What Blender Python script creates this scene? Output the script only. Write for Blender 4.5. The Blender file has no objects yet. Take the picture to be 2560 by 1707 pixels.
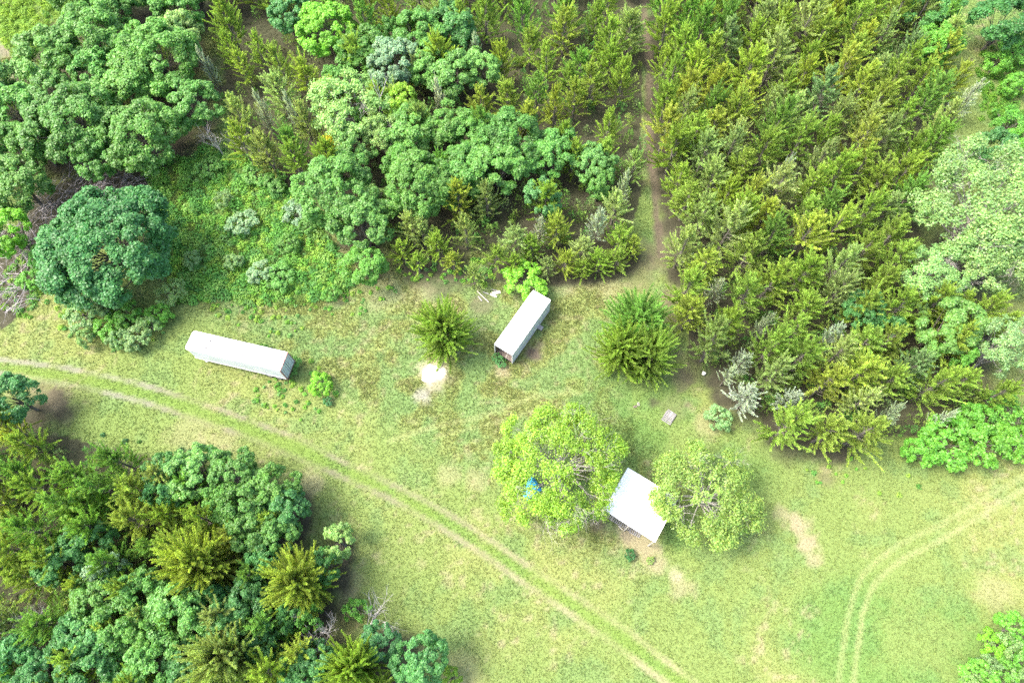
import bpy, math
import numpy as np
from mathutils import Matrix, Vector

# ------------------------------------------------------------------ camera, sky, sun
sc = bpy.context.scene
COL = sc.collection
PW, PH, FPX = 2560.0, 1707.0, 1707.0          # photograph size and focal length in its pixels
NADIR = (1290.0, 1605.0)                      # pixel straight below the camera
HC = 78.0                                     # camera height (m)

d = np.array([NADIR[0]-PW/2, -(NADIR[1]-PH/2), -FPX]); d /= np.linalg.norm(d)
_up = -d
_y = np.array([0, 1.0, 0]); _y = _y-_up*(_y@_up); _y /= np.linalg.norm(_y)
ROT = np.array([np.cross(_y, _up), _y, _up])   # v_world = ROT @ v_cam

cam = bpy.data.objects.new('camera', bpy.data.cameras.new('camera'))
COL.objects.link(cam)
cam.data.sensor_width = 36.0
cam.data.lens = FPX/PW*36.0
cam.data.clip_end = 6000
M = Matrix([list(r) for r in ROT]).to_4x4(); M.translation = (0, 0, HC)
cam.matrix_world = M
sc.camera = cam

SUN_EL, SUN_FROM = 55.0, (-0.995, 0.06)         # elevation, horizontal direction towards the sun
world = bpy.data.worlds.new('World'); sc.world = world; world.use_nodes = True
wn = world.node_tree.nodes; wl = world.node_tree.links
sky = wn.new('ShaderNodeTexSky'); sky.sky_type = 'NISHITA'; sky.sun_disc = False
sky.sun_elevation = math.radians(SUN_EL)
sky.sun_rotation = math.atan2(SUN_FROM[0], SUN_FROM[1])
sky.air_density = 1.0; sky.dust_density = 5.0; sky.ozone_density = 1.0
wl.new(sky.outputs[0], wn['Background'].inputs['Color'])
wn['Background'].inputs['Strength'].default_value = 0.15
sun = bpy.data.objects.new('sun', bpy.data.lights.new('sun', 'SUN')); COL.objects.link(sun)
sun.data.energy = 1.25; sun.data.angle = math.radians(20); sun.data.color = (1.0, 0.965, 0.90)
ce, se = math.cos(math.radians(SUN_EL)), math.sin(math.radians(SUN_EL))
sv = Vector((SUN_FROM[0]*ce, SUN_FROM[1]*ce, se)).normalized()
sun.rotation_euler = sv.to_track_quat('Z', 'Y').to_euler()
sun.location = (0, 0, 60)
sc.view_settings.view_transform = 'Standard'
sc.view_settings.look = 'None'
sc.view_settings.exposure = 2.22
sc.view_settings.gamma = 1.0
sc.cycles.max_bounces = 5
sc.cycles.diffuse_bounces = 3
sc.cycles.glossy_bounces = 2
sc.cycles.transmission_bounces = 3
sc.cycles.use_denoising = False

# ------------------------------------------------------------------ pixel <-> place
def at(px, py, z=0.0):
    """the point at height z that the photograph shows at pixel (px, py)"""
    v = ROT @ np.array([px-PW/2, -(py-PH/2), -FPX])
    t = (z-HC)/v[2]
    return np.array([v[0]*t, v[1]*t, z])
def project(P):
    q = (np.asarray(P, float)-np.array([0, 0, HC])) @ ROT     # world -> cam
    return np.stack([PW/2+FPX*q[:, 0]/-q[:, 2], PH/2-FPX*q[:, 1]/-q[:, 2]], 1)
def ground_line(pts): return np.array([at(x, y)[:2] for x, y in pts])
def mpp(px, py, z=0.0): return float(np.linalg.norm(at(px+1, py, z)-at(px, py, z)))

def in_poly(P, poly):
    x, y = P[:, 0], P[:, 1]; c = np.zeros(len(P), bool); n = len(poly); j = n-1
    for i in range(n):
        xi, yi = poly[i]; xj, yj = poly[j]
        t = ((yi > y) != (yj > y)) & (x < (xj-xi)*(y-yi)/((yj-yi) or 1e-9)+xi)
        c ^= t; j = i
    return c
def line_dist(P, L):
    best = np.full(len(P), 1e9)
    for a, b in zip(L[:-1], L[1:]):
        ab = b-a; t = np.clip(((P-a)@ab)/(ab@ab), 0, 1)
        best = np.minimum(best, np.hypot(*(P-(a+t[:, None]*ab)).T))
    return best
_tabs = {}
def noise(P, scale, seed):
    """smooth value noise 0..1 of 2-D points, feature size `scale` metres"""
    if seed not in _tabs: _tabs[seed] = np.random.default_rng(seed).random((256, 256))
    T = _tabs[seed]; q = P/scale+1000.0; i = np.floor(q).astype(int); f = q-i; f = f*f*(3-2*f)
    a = T[i[:, 0] % 256, i[:, 1] % 256]; b = T[(i[:, 0]+1) % 256, i[:, 1] % 256]
    c = T[i[:, 0] % 256, (i[:, 1]+1) % 256]; e = T[(i[:, 0]+1) % 256, (i[:, 1]+1) % 256]
    return (a*(1-f[:, 0])+b*f[:, 0])*(1-f[:, 1])+(c*(1-f[:, 0])+e*f[:, 0])*f[:, 1]
def fbm(P, scale, seed, o=3):
    s = 0; w = 0; a = 1.0
    for k in range(o): s = s+a*noise(P, scale/2**k, seed+k); w += a; a *= 0.55
    return s/w
def sstep(a, b, x):
    t = np.clip((x-a)/(b-a), 0, 1); return t*t*(3-2*t)
def unit(v): return v/np.maximum(np.linalg.norm(v, axis=-1, keepdims=True), 1e-9)

# ------------------------------------------------------------------ materials
def mat(name, color=(.5, .5, .5), rough=.6, spec=.4, metal=0.0):
    m = bpy.data.materials.new(name); m.use_nodes = True
    b = m.node_tree.nodes['Principled BSDF']
    b.inputs['Base Color'].default_value = (*color, 1); b.inputs['Roughness'].default_value = rough
    b.inputs['Specular IOR Level'].default_value = spec; b.inputs['Metallic'].default_value = metal
    return m
def worn(name, c1, c2, scale=3.0, rough=.7, stretch=(1, 1, 1), bump=0.0, spec=.3, lo=.35, hi=.65):
    """two colours mixed by noise: grain, stains and wear"""
    m = mat(name, c1, rough, spec); n = m.node_tree.nodes; l = m.node_tree.links
    tc = n.new('ShaderNodeTexCoord'); mp = n.new('ShaderNodeMapping'); mp.inputs['Scale'].default_value = stretch
    no = n.new('ShaderNodeTexNoise'); no.inputs['Scale'].default_value = scale; no.inputs['Detail'].default_value = 6
    rp = n.new('ShaderNodeValToRGB'); e = rp.color_ramp.elements
    e[0].position = lo; e[0].color = (*c1, 1); e[1].position = hi; e[1].color = (*c2, 1)
    l.new(tc.outputs['Object'], mp.inputs['Vector']); l.new(mp.outputs[0], no.inputs['Vector'])
    l.new(no.outputs['Fac'], rp.inputs['Fac']); l.new(rp.outputs[0], n['Principled BSDF'].inputs['Base Color'])
    if bump:
        bp = n.new('ShaderNodeBump'); bp.inputs['Strength'].default_value = bump; bp.inputs['Distance'].default_value = .02
        l.new(no.outputs['Fac'], bp.inputs['Height']); l.new(bp.outputs[0], n['Principled BSDF'].inputs['Normal'])
    return m
def foliage_mat(name, trans=.3, rough=.5, spec=.35, use_obj=True):
    m = bpy.data.materials.new(name); m.use_nodes = True; n = m.node_tree.nodes; l = m.node_tree.links
    b = n['Principled BSDF']; out = n['Material Output']
    va = n.new('ShaderNodeAttribute'); va.attribute_name = 'lc'
    col = va.outputs['Color']
    if use_obj:
        oi = n.new('ShaderNodeObjectInfo'); mx = n.new('ShaderNodeMix'); mx.data_type = 'RGBA'; mx.blend_type = 'MULTIPLY'
        mx.inputs['Factor'].default_value = 1
        l.new(oi.outputs['Color'], mx.inputs['A']); l.new(col, mx.inputs['B']); col = mx.outputs['Result']
    l.new(col, b.inputs['Base Color']); b.inputs['Roughness'].default_value = rough
    b.inputs['Specular IOR Level'].default_value = spec
    tr = n.new('ShaderNodeBsdfTranslucent'); ms = n.new('ShaderNodeMixShader'); ms.inputs[0].default_value = trans
    t2 = n.new('ShaderNodeMix'); t2.data_type = 'RGBA'; t2.blend_type = 'MULTIPLY'; t2.inputs['Factor'].default_value = 1
    l.new(col, t2.inputs['A']); t2.inputs['B'].default_value = (1.5, 1.45, .8, 1); l.new(t2.outputs['Result'], tr.inputs['Color'])
    l.new(b.outputs[0], ms.inputs[1]); l.new(tr.outputs[0], ms.inputs[2]); l.new(ms.outputs[0], out.inputs['Surface'])
    return m
M_NEEDLE = foliage_mat('cedar_foliage', .40, .6, .25)
M_LEAF = foliage_mat('broad_leaves', .36, .45, .4)
M_GRASS = foliage_mat('grass_blades', .35, .6, .2, use_obj=False)
M_BARK = worn('bark', (.09, .08, .065), (.18, .165, .14), 9, .9, (1, 1, .25), .5)
M_GREYBARK = worn('pale_bark', (.22, .2, .175), (.40, .38, .34), 7, .85, (1, 1, .3), .4)
M_DEAD = worn('dead_wood', (.27, .255, .24), (.44, .42, .40), 6, .9)
M_BRUSH = worn('cut_brush', (.15, .13, .125), (.38, .35, .34), 1.3, .9)

# ------------------------------------------------------------------ mesh helpers
class MB:
    """collects shapes and links them as one mesh object"""
    def __init__(s): s.V = []; s.F = []; s.C = []; s.n = 0
    def add(s, V, F, C=None):
        V = np.asarray(V, float).reshape(-1, 3); s.V.append(V)
        s.F.append([tuple(int(i)+s.n for i in f) for f in F]); s.n += len(V)
        if C is not None: s.C.append(C)
    def box(s, c, size, rz=0.0, R=None):
        x, y, z = np.asarray(size)/2
        V = np.array([[i*x, j*y, k*z] for k in (-1, 1) for j in (-1, 1) for i in (-1, 1)])
        if R is None: R = np.array([[math.cos(rz), -math.sin(rz), 0], [math.sin(rz), math.cos(rz), 0], [0, 0, 1]])
        V = V@np.asarray(R).T+np.asarray(c, float)
        s.add(V, [(0, 2, 3, 1), (4, 5, 7, 6), (0, 1, 5, 4), (2, 6, 7, 3), (0, 4, 6, 2), (1, 3, 7, 5)])
    def tube(s, pts, rad, sides=5, cap=True):
        pts = np.asarray(pts, float); n = len(pts)
        rad = np.broadcast_to(np.asarray(rad, float), (n,)); T = unit(np.gradient(pts, axis=0))
        ref = np.array([0, 0, 1.0]) if abs(T[0, 2]) < .9 else np.array([1.0, 0, 0])
        A = unit(np.cross(T, ref)); B = np.cross(T, A); th = np.arange(sides)*2*math.pi/sides
        V = (pts[:, None]+rad[:, None, None]*(np.cos(th)[None, :, None]*A[:, None]+np.sin(th)[None, :, None]*B[:, None])).reshape(-1, 3)
        F = [(i*sides+j, i*sides+(j+1) % sides, (i+1)*sides+(j+1) % sides, (i+1)*sides+j) for i in range(n-1) for j in range(sides)]
        if cap: F += [tuple(range(sides))[::-1], tuple((n-1)*sides+j for j in range(sides))]
        s.add(V, F)
    def build(s, name, m, parent=None, smooth=False, link=True):
        me = bpy.data.meshes.new(name)
        me.from_pydata(np.concatenate(s.V).tolist(), [], sum(s.F, []))
        me.materials.append(m)
        if smooth: me.polygons.foreach_set('use_smooth', np.ones(len(me.polygons), bool))
        o = bpy.data.objects.new(name, me)
        if parent is not None: o.parent = parent
        if link: COL.objects.link(o)
        return o
def fast_mesh(name, V, k, C, m, F=None):
    """V: vertices, faces of k vertices in order (or F: face index array), C: colour per vertex"""
    me = bpy.data.meshes.new(name); V = np.asarray(V, np.float32).reshape(-1, 3)
    idx = np.arange(len(V), dtype=np.int32) if F is None else np.asarray(F, np.int32).ravel()
    nf = len(idx)//k
    me.vertices.add(len(V)); me.vertices.foreach_set('co', V.ravel())
    me.loops.add(len(idx)); me.loops.foreach_set('vertex_index', idx)
    me.polygons.add(nf); me.polygons.foreach_set('loop_start', np.arange(nf, dtype=np.int32)*k)
    me.polygons.foreach_set('loop_total', np.full(nf, k, np.int32))
    if C is not None:
        a = me.attributes.new('lc', 'FLOAT_COLOR', 'POINT')
        C4 = np.ones((len(V), 4), np.float32); C4[:, :3] = C; a.data.foreach_set('color', C4.ravel())
    me.materials.append(m); me.update(); me.validate()
    return me
def diamonds(P, D, L, Wd, N):
    """leaf shapes: from P along D, length L, width Wd, facing N"""
    D = unit(D); S = unit(np.cross(D, N)); L = L[:, None]; Wd = Wd[:, None]/2
    return np.stack([P, P+D*L*.5+S*Wd, P+D*L, P+D*L*.5-S*Wd], 1)
def thing(name, label, cat, loc=(0, 0, 0), rz=0.0, group=None):
    o = bpy.data.objects.new(name, None); o.empty_display_size = .5; COL.objects.link(o)
    o.location = loc; o.rotation_euler = (0, 0, rz); o['label'] = label; o['category'] = cat
    if group: o['group'] = group
    return o
def tag(o, label, cat, group=None):
    o['label'] = label; o['category'] = cat
    if group: o['group'] = group
    return o
def part(name, me, parent, loc=None, color=None):
    o = bpy.data.objects.new(name, me); COL.objects.link(o); o.parent = parent
    if loc is not None: o.location = loc
    if color is not None: o.color = (*color, 1)
    return o

# ------------------------------------------------------------------ tree prototypes
def limb(rng, p, d, L, r0, r1, n=5, wob=.12, lift=.0):
    pts = [np.array(p, float)]; d = unit(np.array(d, float))
    for i in range(n):
        d = unit(d+rng.normal(0, wob, 3)+np.array([0, 0, lift])); pts.append(pts[-1]+d*L/n)
    return np.array(pts), np.linspace(r0, r1, n+1)

def cedar_proto(seed, h, r, nb, shape=.8, low=.06, bushy=1.0, up0=26, up1=66):
    rng = np.random.default_rng(seed); tr = MB(); P = []; D = []; L = []; Wd = []; N = []; C = []
    lean = rng.normal(0, .02, 2)
    tp = np.array([[lean[0]*z*z/h, lean[1]*z*z/h, z] for z in np.linspace(-.15, h*.97, 8)])
    tr.tube(tp, np.linspace(.11+h*.008, .015, 8), 7)
    for i in range(nb):
        u = low+(1-low)*(rng.random()**.8)*.96; z = u*h
        az = i*2.39996+rng.normal(0, .5); prof = r*((1-u)**shape)*(.6+.4*min(1, u/.15))*rng.uniform(.6, 1.28)+.22
        el = math.radians(up0+(up1-up0)*u+rng.normal(0, 9)); Lb = prof/max(math.cos(el), .35)
        x0 = np.array([lean[0]*z*z/h, lean[1]*z*z/h, z])
        pts, rad = limb(rng, x0, (math.cos(az)*math.cos(el), math.sin(az)*math.cos(el), math.sin(el)), Lb, .014+.006*Lb, .004, 6, .09, .035)
        tr.tube(pts, rad, 3, False)
        nt = int((10+Lb*36)*bushy); ts = rng.uniform(.12, 1.0, nt)**.7
        seg = np.minimum((ts*6).astype(int), 5); f = ts*6-seg
        bp = pts[seg]*(1-f[:, None])+pts[seg+1]*f[:, None]; bd = unit(pts[seg+1]-pts[seg])
        side = rng.normal(0, 1, (nt, 3)); side = unit(side-bd*np.sum(side*bd, 1, keepdims=True))
        td = unit(bd*rng.uniform(.7, 1.3, (nt, 1))+side*rng.uniform(.3, .75, (nt, 1))+np.array([0, 0, .12]))
        tl = rng.uniform(.17, .40, nt)*(1.25-.7*ts)*min(1.15, .6+Lb*.3)
        cv = rng.uniform(.68, 1.28)*rng.uniform(.87, 1.13, nt)
        out = np.array([math.cos(az), math.sin(az), .9])
        for k in range(3):                          # each twig: a main spray and side sprays
            if k == 0: q = bp; dd = td; ll = tl
            else:
                s2 = unit(rng.normal(0, 1, (nt, 3))); q = bp+td*tl[:, None]*rng.uniform(.15, .8, (nt, 1))
                dd = unit(td*.9+s2*.5); ll = tl*rng.uniform(.4, .7, nt)
            P.append(q); D.append(dd); L.append(ll); Wd.append(ll*rng.uniform(.13, .21, nt)+.014)
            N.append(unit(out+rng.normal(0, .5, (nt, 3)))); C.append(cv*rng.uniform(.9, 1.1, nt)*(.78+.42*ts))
    nt = 190                                        # the leader
    zz = rng.uniform(.80, 1.0, nt)*h; th = rng.random(nt)*6.283
    P.append(np.stack([lean[0]*zz*zz/h, lean[1]*zz*zz/h, zz-.15], 1))
    sp = (1.02-zz/h)*2.4
    D.append(unit(np.stack([np.cos(th)*sp, np.sin(th)*sp, np.ones(nt)*.8], 1))); L.append(rng.uniform(.22, .45, nt))
    Wd.append(rng.uniform(.05, .09, nt)); N.append(unit(rng.normal(0, 1, (nt, 3)))); C.append(rng.uniform(.9, 1.25, nt))
    P, D, L, Wd, N, C = map(np.concatenate, (P, D, L, Wd, N, C))
    V = diamonds(P, D, L, Wd, N)
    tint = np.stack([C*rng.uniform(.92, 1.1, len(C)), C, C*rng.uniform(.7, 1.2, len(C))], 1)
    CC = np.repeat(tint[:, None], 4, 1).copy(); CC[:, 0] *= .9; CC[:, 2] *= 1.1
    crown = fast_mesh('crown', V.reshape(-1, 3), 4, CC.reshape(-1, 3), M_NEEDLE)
    trunk = tr.build('trunk', M_BARK, None, False, False)
    return dict(crown=crown, trunk=trunk.data, h=h, r=r)

def broad_proto(seed, R, H, nl, leaf, nleaf, sub=9, base=.22, gap=0.0, airy=0.0, bark=None, flat=1.0, zmin=-.45, clump=.42, bare=0):
    rng = np.random.default_rng(seed); tr = MB(); zc = H*(base+1)/2*.98; rv = H*(1-base)/2*.9*flat
    k = np.arange(nl)+.5; cz = zmin+(1-zmin)*k/nl; th = k*2.39996+rng.normal(0, .35, nl); rr = np.sqrt(1-cz*cz)
    sph = np.stack([rr*np.cos(th), rr*np.sin(th), cz], 1)
    wob = rng.uniform(.50, .86, nl)[:, None]; cen = sph*wob*np.array([R, R, rv])+np.array([0, 0, zc])
    lr = rng.uniform(.24, .38, nl)*R*(24/nl)**.38
    keep = rng.random(nl) >= gap; cen = cen[keep]; lr = lr[keep]; nk = len(cen)
    fork = np.array([0, 0, H*(base*.9+.05)])
    tp, trad = limb(rng, (0, 0, -.15), (0, 0, 1), H*.62, .10+R*.035, .05+R*.008, 6, .05)
    tr.tube(tp, trad, 8)
    for c, q in zip(cen, lr):
        s = tp[min(5, 1+int(rng.random()*4))]; m = (s+c)/2+rng.normal(0, .1*R, 3)+np.array([0, 0, -.06*R])
        tt = np.linspace(0, 1, 6)[:, None]; cur = s*(1-tt)**2+2*m*tt*(1-tt)+c*tt*tt
        tr.tube(cur, np.linspace(.02+R*.012, .012, 6), 5, False)
        for j in range(4 if airy else 2):
            dd = unit(rng.normal(0, 1, 3)+unit(c-np.array([0, 0, zc]))*.9); pp, ra = limb(rng, c-dd*q*.2, dd, q*1.05, .02, .006, 4, .2)
            tr.tube(pp, ra, 3, False)
    Cs = []; Rs = []; Tn = []
    for c, q in zip(cen, lr):
        o = unit(c-np.array([0, 0, zc-rv*.3])); dd = unit(rng.normal(0, 1, (sub*3, 3))+o*.7)
        dd = dd[np.argsort(-(dd@o)+rng.normal(0, .45, sub*3))][:sub]
        Cs.append(c+dd*q*rng.uniform(.55, 1.0, (sub, 1))); Rs.append(q*clump*rng.uniform(.7, 1.25, sub)); t = rng.uniform(.86, 1.14)
        Tn.append(np.full(sub, t)*rng.uniform(.9, 1.1, sub))
    Cs = np.concatenate(Cs); Rs = np.concatenate(Rs); Tn = np.concatenate(Tn)
    w = Rs**2; idx = rng.choice(len(Cs), nleaf, p=w/w.sum())
    c = Cs[idx]; q = Rs[idx]; o = unit(c-np.array([0, 0, zc-rv*.5]))
    dd = unit(rng.normal(0, 1, (nleaf, 3))+o*.75+np.array([0, 0, .25]))
    pos = c+dd*(q*rng.uniform(.62 if not airy else .2, 1.08+airy*.3, nleaf))[:, None]
    Nn = unit(dd*.75+np.array([0, 0, .45])+rng.normal(0, .45, (nleaf, 3)))
    Dn = rng.normal(0, 1, (nleaf, 3)); Dn = unit(Dn-Nn*np.sum(Dn*Nn, 1, keepdims=True)); Dn = unit(Dn+dd*.25-np.array([0, 0, .2]))
    L = leaf*rng.uniform(.7, 1.35, nleaf)
    V = diamonds(pos-Dn*L[:, None]/2, Dn, L, L*rng.uniform(.5, .75, nleaf), Nn)
    b = Tn[idx]*rng.uniform(.78, 1.25, nleaf)
    tint = np.stack([b*rng.uniform(.85, 1.2, nleaf), b, b*rng.uniform(.8, 1.2, nleaf)], 1)
    crown = fast_mesh('crown', V.reshape(-1, 3), 4, np.repeat(tint, 4, 0), M_LEAF)
    trunk = tr.build('trunk', bark or M_BARK, None, False, False)
    res = dict(crown=crown, trunk=trunk.data, h=H, r=R)
    if bare:
        bb = MB()
        for i in range(bare):
            c0 = cen[rng.integers(nk)]; dd = unit(c0-fork+rng.normal(0, .8, 3)+np.array([0, 0, 1.5]))
            grow(bb, rng, c0*.8+fork*.2, dd, R*.42, .035, 3)
        res['bare'] = bb.build('bare_branches', M_GREYBARK, None, False, False).data
    return res
def grow(mb, rng, p, dr, L, r, depth, n=3, spread=.55, lift=.05):
    pts, rad = limb(rng, p, dr, L, r, r*.45, 5, .13, lift); mb.tube(pts, rad, 5 if r > .04 else 3, False)
    if depth == 0: return
    for i in range(n+int(rng.random()*2)):
        f = rng.uniform(.3, 1.0); k = min(4, int(f*5)); q = pts[k]+(pts[k+1]-pts[k])*(f*5-k)
        nd = unit(unit(pts[k+1]-pts[k])+rng.normal(0, spread, 3)); grow(mb, rng, q, nd, L*rng.uniform(.45, .75), r*.5, depth-1, n, spread, lift)

CED = [cedar_proto(11, 9.0, 3.0, 92, .95), cedar_proto(12, 9.5, 2.8, 86, .9), cedar_proto(13, 8.5, 3.1, 98, .95),
       cedar_proto(14, 9.0, 2.9, 78, 1.0, .08, .9), cedar_proto(15, 8.0, 3.2, 98, .85, .05, 1.05, 20, 60),
       cedar_proto(16, 10.0, 2.9, 96, 1.0, .1), cedar_proto(17, 9.0, 2.6, 74, .95, .12, .9, 28, 66),
       cedar_proto(18, 8.6, 3.3, 104, .9, .04, 1.0, 22, 62)]
CEDBIG = [cedar_proto(31, 6.2, 3.7, 300, .5, .03, 1.15, 18, 66), cedar_proto(32, 7.5, 4.0, 320, .55, .03, 1.1, 18, 66)]
BR_S = [broad_proto(41, 1.9, 5.0, 16, .20, 7000, 8, .08), broad_proto(42, 1.9, 5.0, 14, .20, 6500, 8, .08), broad_proto(43, 1.9, 5.0, 18, .19, 7500, 8, .1)]
BR_M = [broad_proto(51, 3.3, 9.5, 30, .25, 17000), broad_proto(52, 3.3, 10.0, 26, .25, 16000), broad_proto(53, 3.3, 9.0, 34, .24, 18000),
        broad_proto(54, 3.3, 9.5, 28, .25, 16000, gap=.1), broad_proto(55, 3.3, 9.5, 24, .26, 15000, 10)]
BR_L = [broad_proto(61, 7.2, 13.0, 64, .30, 80000, 13, .1, flat=.95), broad_proto(62, 5.2, 12.0, 44, .27, 34000, 10)]
BR_P = [broad_proto(71, 3.6, 10.0, 30, .20, 15000, 10, airy=.6, bark=M_GREYBARK, gap=.08, bare=6), broad_proto(72, 6.5, 13.0, 52, .24, 36000, 12, airy=.6, bark=M_GREYBARK, gap=.1, bare=16)]
BR_SHED = [broad_proto(81, 6.9, 11.0, 60, .20, 46000, 13, .15, gap=.12, airy=.5, bark=M_GREYBARK, bare=26), broad_proto(86, 5.0, 8.5, 36, .20, 22000, 12, .12, gap=.14, airy=.7, bark=M_GREYBARK, bare=5)]
SHR = [broad_proto(91, 1.5, 2.4, 14, .17, 4200, 8, 0, zmin=-.1), broad_proto(92, 1.5, 2.2, 12, .18, 3800, 8, 0, zmin=-.1), broad_proto(93, 1.6, 2.6, 15, .16, 4500, 8, 0, airy=.4, zmin=-.1)]

TREES = []                                            # (x, y, shade radius): for the litter on the ground below
prng = np.random.default_rng(5)
def plant(name, label, cat, group, proto, x, y, R, H, color, rz=None, litter=True):
    t = thing(name, label, cat, (x, y, 0), prng.uniform(0, 6.283) if rz is None else rz, group)
    s = (R/proto['r'], R/proto['r'], H/proto['h'])
    tr = part('trunk', proto['trunk'], t); cr = part('crown', proto['crown'], t, color=color)
    tr.scale = s; cr.scale = s
    if 'bare' in proto: bb = part('bare_branches', proto['bare'], t); bb.scale = s; bb['kind'] = 'stuff'
    if litter: TREES.append((x, y, R))
    return t
def jit(c, a=.12):
    k = prng.uniform(1-a, 1+a); return tuple(np.clip(np.array(c)*k*np.array([prng.uniform(1-a*.6, 1+a*.4), 1, prng.uniform(1-a, 1+a)]), 0, 1))

# ------------------------------------------------------------------ where the woods stand (pixels of the photograph)
STAND = [(1650, -230), (2345, -230), (2440, 150), (2410, 300), (2340, 420), (2270, 520), (2290, 650), (2430, 720), (2480, 960), (2420, 1000),
         (2250, 1055), (2100, 1070), (1990, 1045), (1890, 1000), (1815, 935), (1785, 880), (1760, 800), (1730, 720), (1720, 670), (1740, 620), (1690, 540), (1655, 430), (1650, 250)]
MIXED = [(480, -230), (1608, -230), (1605, 200), (1605, 400), (1620, 470), (1610, 540), (1570, 590), (1480, 610), (1380, 600), (1250, 565), (1100, 570), (1000, 565),
         (960, 540), (930, 470), (800, 390), (690, 360), (570, 345), (540, 300), (520, 150)]
TRACKWOOD = [(-190, 1000), (-60, 1030), (60, 1060), (180, 1090), (420, 1130), (560, 1155), (730, 1260), (775, 1370), (750, 1470), (660, 1520), (690, 1600), (830, 1620),
             (960, 1660), (980, 1760), (-190, 1760)]
FLOOR = [[(1640, -60), (2300, -60), (2380, 250), (2250, 560), (2300, 700), (2380, 760), (2440, 1000), (2300, 1090), (2080, 1090), (1900, 1040), (1780, 930), (1740, 820), (1710, 700), (1680, 560), (1640, 400)],
         [(540, -60), (1610, -60), (1600, 500), (1560, 620), (1400, 635), (1200, 630), (1000, 620), (940, 550), (850, 440), (700, 400), (580, 390)],
         [(-60, 1060), (160, 1090), (420, 1150), (560, 1180), (690, 1290), (720, 1400), (690, 1500), (690, 1600), (940, 1690), (960, 1760), (-60, 1760)],
         [(120, 60), (380, 20), (520, 250), (420, 350), (160, 390), (0, 480), (0, 250)]]
LANE = ground_line([(1605, -60), (1612, 40), (1624, 150), (1620, 260), (1624, 350), (1634, 450), (1644, 560), (1652, 640)])
COLS = dict(olive=(.260, .385, .072), gold=(.330, .420, .078), green=(.180, .340, .070), grey=(.310, .410, .150), blue=(.245, .375, .160), silver=(.42, .49, .40),
            oak=(.112, .270, .050), dark=(.058, .180, .050), teal=(.086, .240, .062), pale=(.215, .36, .100), lime=(.16, .39, .030), yellow=(.195, .355, .036), autumn=(.46, .44, .03),
            bright=(.120, .32, .040), silvergreen=(.20, .33, .175), greypale=(.195, .335, .115), light=(.145, .31, .068), willow=(.235, .36, .078))
SAY = dict(autumn='yellow', olive='olive green', gold='golden olive', green='mid green', grey='grey-green', blue='pale blue-green', silver='silvery white',
           oak='mid green', dark='dark blue-green', teal='teal green', pale='pale green', lime='vivid lime green', yellow='yellow-green', bright='bright green',
           silvergreen='silvery pale green', greypale='pale grey-green', light='light green', willow='light yellowish green')

# broadleaf trees: pixel x, y of the crown's middle, radius in pixels, colour, (height)
BROAD_NW = [(218, 84, 78, 'oak'), (112, 140, 62, 'light'), (385, 135, 85, 'oak'), (444, 76, 42, 'pale'), (436, 20, 50, 'oak'), (228, 172, 52, 'oak'), (320, 195, 64, 'oak'),
            (178, 300, 92, 'oak'), (345, 332, 84, 'oak'), (478, 258, 52, 'oak'), (33, 272, 62, 'oak'), (36, 450, 62, 'oak'), (290, 0, 46, 'oak'), (120, 235, 52, 'oak'), (80, 350, 48, 'oak'), (250, 385, 50, 'oak'), (190, -50, 66, 'oak'), (340, -60, 66, 'oak'), (-40, 190, 56, 'oak'), (-50, 350, 56, 'oak'), (470, -50, 56, 'oak')]
BROAD_MIX = [(725, 26, 44, 'teal'), (909, 127, 52, 'oak'), (1050, 82, 52, 'oak'), (975, 73, 24, 'oak'), (847, 205, 38, 'oak'), (927, 278, 34, 'oak'), (1127, 52, 50, 'teal'),
             (1160, 100, 28, 'teal'), (1071, 160, 46, 'light'), (1132, 178, 52, 'light'), (1203, 168, 42, 'light'), (1020, 320, 56, 'oak'), (1112, 310, 52, 'oak'), (1175, 330, 44, 'oak'),
             (1270, 345, 72, 'oak'), (1376, 372, 52, 'oak'), (832, 473, 82, 'oak'), (880, 420, 46, 'oak'), (903, 555, 62, 'oak'), (1014, 405, 42, 'oak'), (1049, 456, 76, 'oak'),
             (1160, 420, 58, 'oak'), (1240, 412, 64, 'oak'), (1132, 482, 24, 'oak'), (1487, 402, 42, 'light'), (1499, 451, 30, 'light'), (1355, 495, 38, 'teal')]
BROAD_SW = [(418, 1184, 42, 'teal'), (490, 1180, 56, 'light'), (582, 1180, 48, 'oak'), (404, 1224, 36, 'teal'), (556, 1257, 42, 'oak'), (613, 1272, 52, 'oak'), (680, 1228, 52, 'oak'),
            (716, 1268, 46, 'teal'), (640, 1330, 48, 'oak'), (690, 1335, 46, 'oak'), (654, 1402, 42, 'teal'), (218, 1355, 46, 'teal'), (153, 1413, 46, 'teal'), (247, 1486, 52, 'oak'),
            (349, 1475, 48, 'oak'), (447, 1522, 64, 'oak'), (204, 1592, 58, 'teal'), (290, 1566, 58, 'oak'), (355, 1590, 50, 'oak'), (382, 1664, 62, 'oak'), (233, 1668, 62, 'teal'),
            (36, 1646, 52, 'teal'), (100, 1680, 48, 'teal'), (520, 1500, 34, 'dark'), (567, 1555, 50, 'teal'), (618, 1504, 44, 'teal'), (465, 1657, 48, 'teal'), (703, 1545, 36, 'teal'),
            (767, 1545, 28, 'oak'), (784, 1653, 46, 'teal'), (1044, 1653, 56, 'teal'), (740, 1700, 46, 'teal'), (20, 990, 52, 'teal'), (650, 1620, 40, 'dark')]
BROAD_E = [(2342, 18, 52, 'teal'), (2520, 44, 60, 'dark'), (2160, 770, 38, 'teal'), (2233, 817, 26, 'teal'), (2484, 371, 40, 'teal')]
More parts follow.
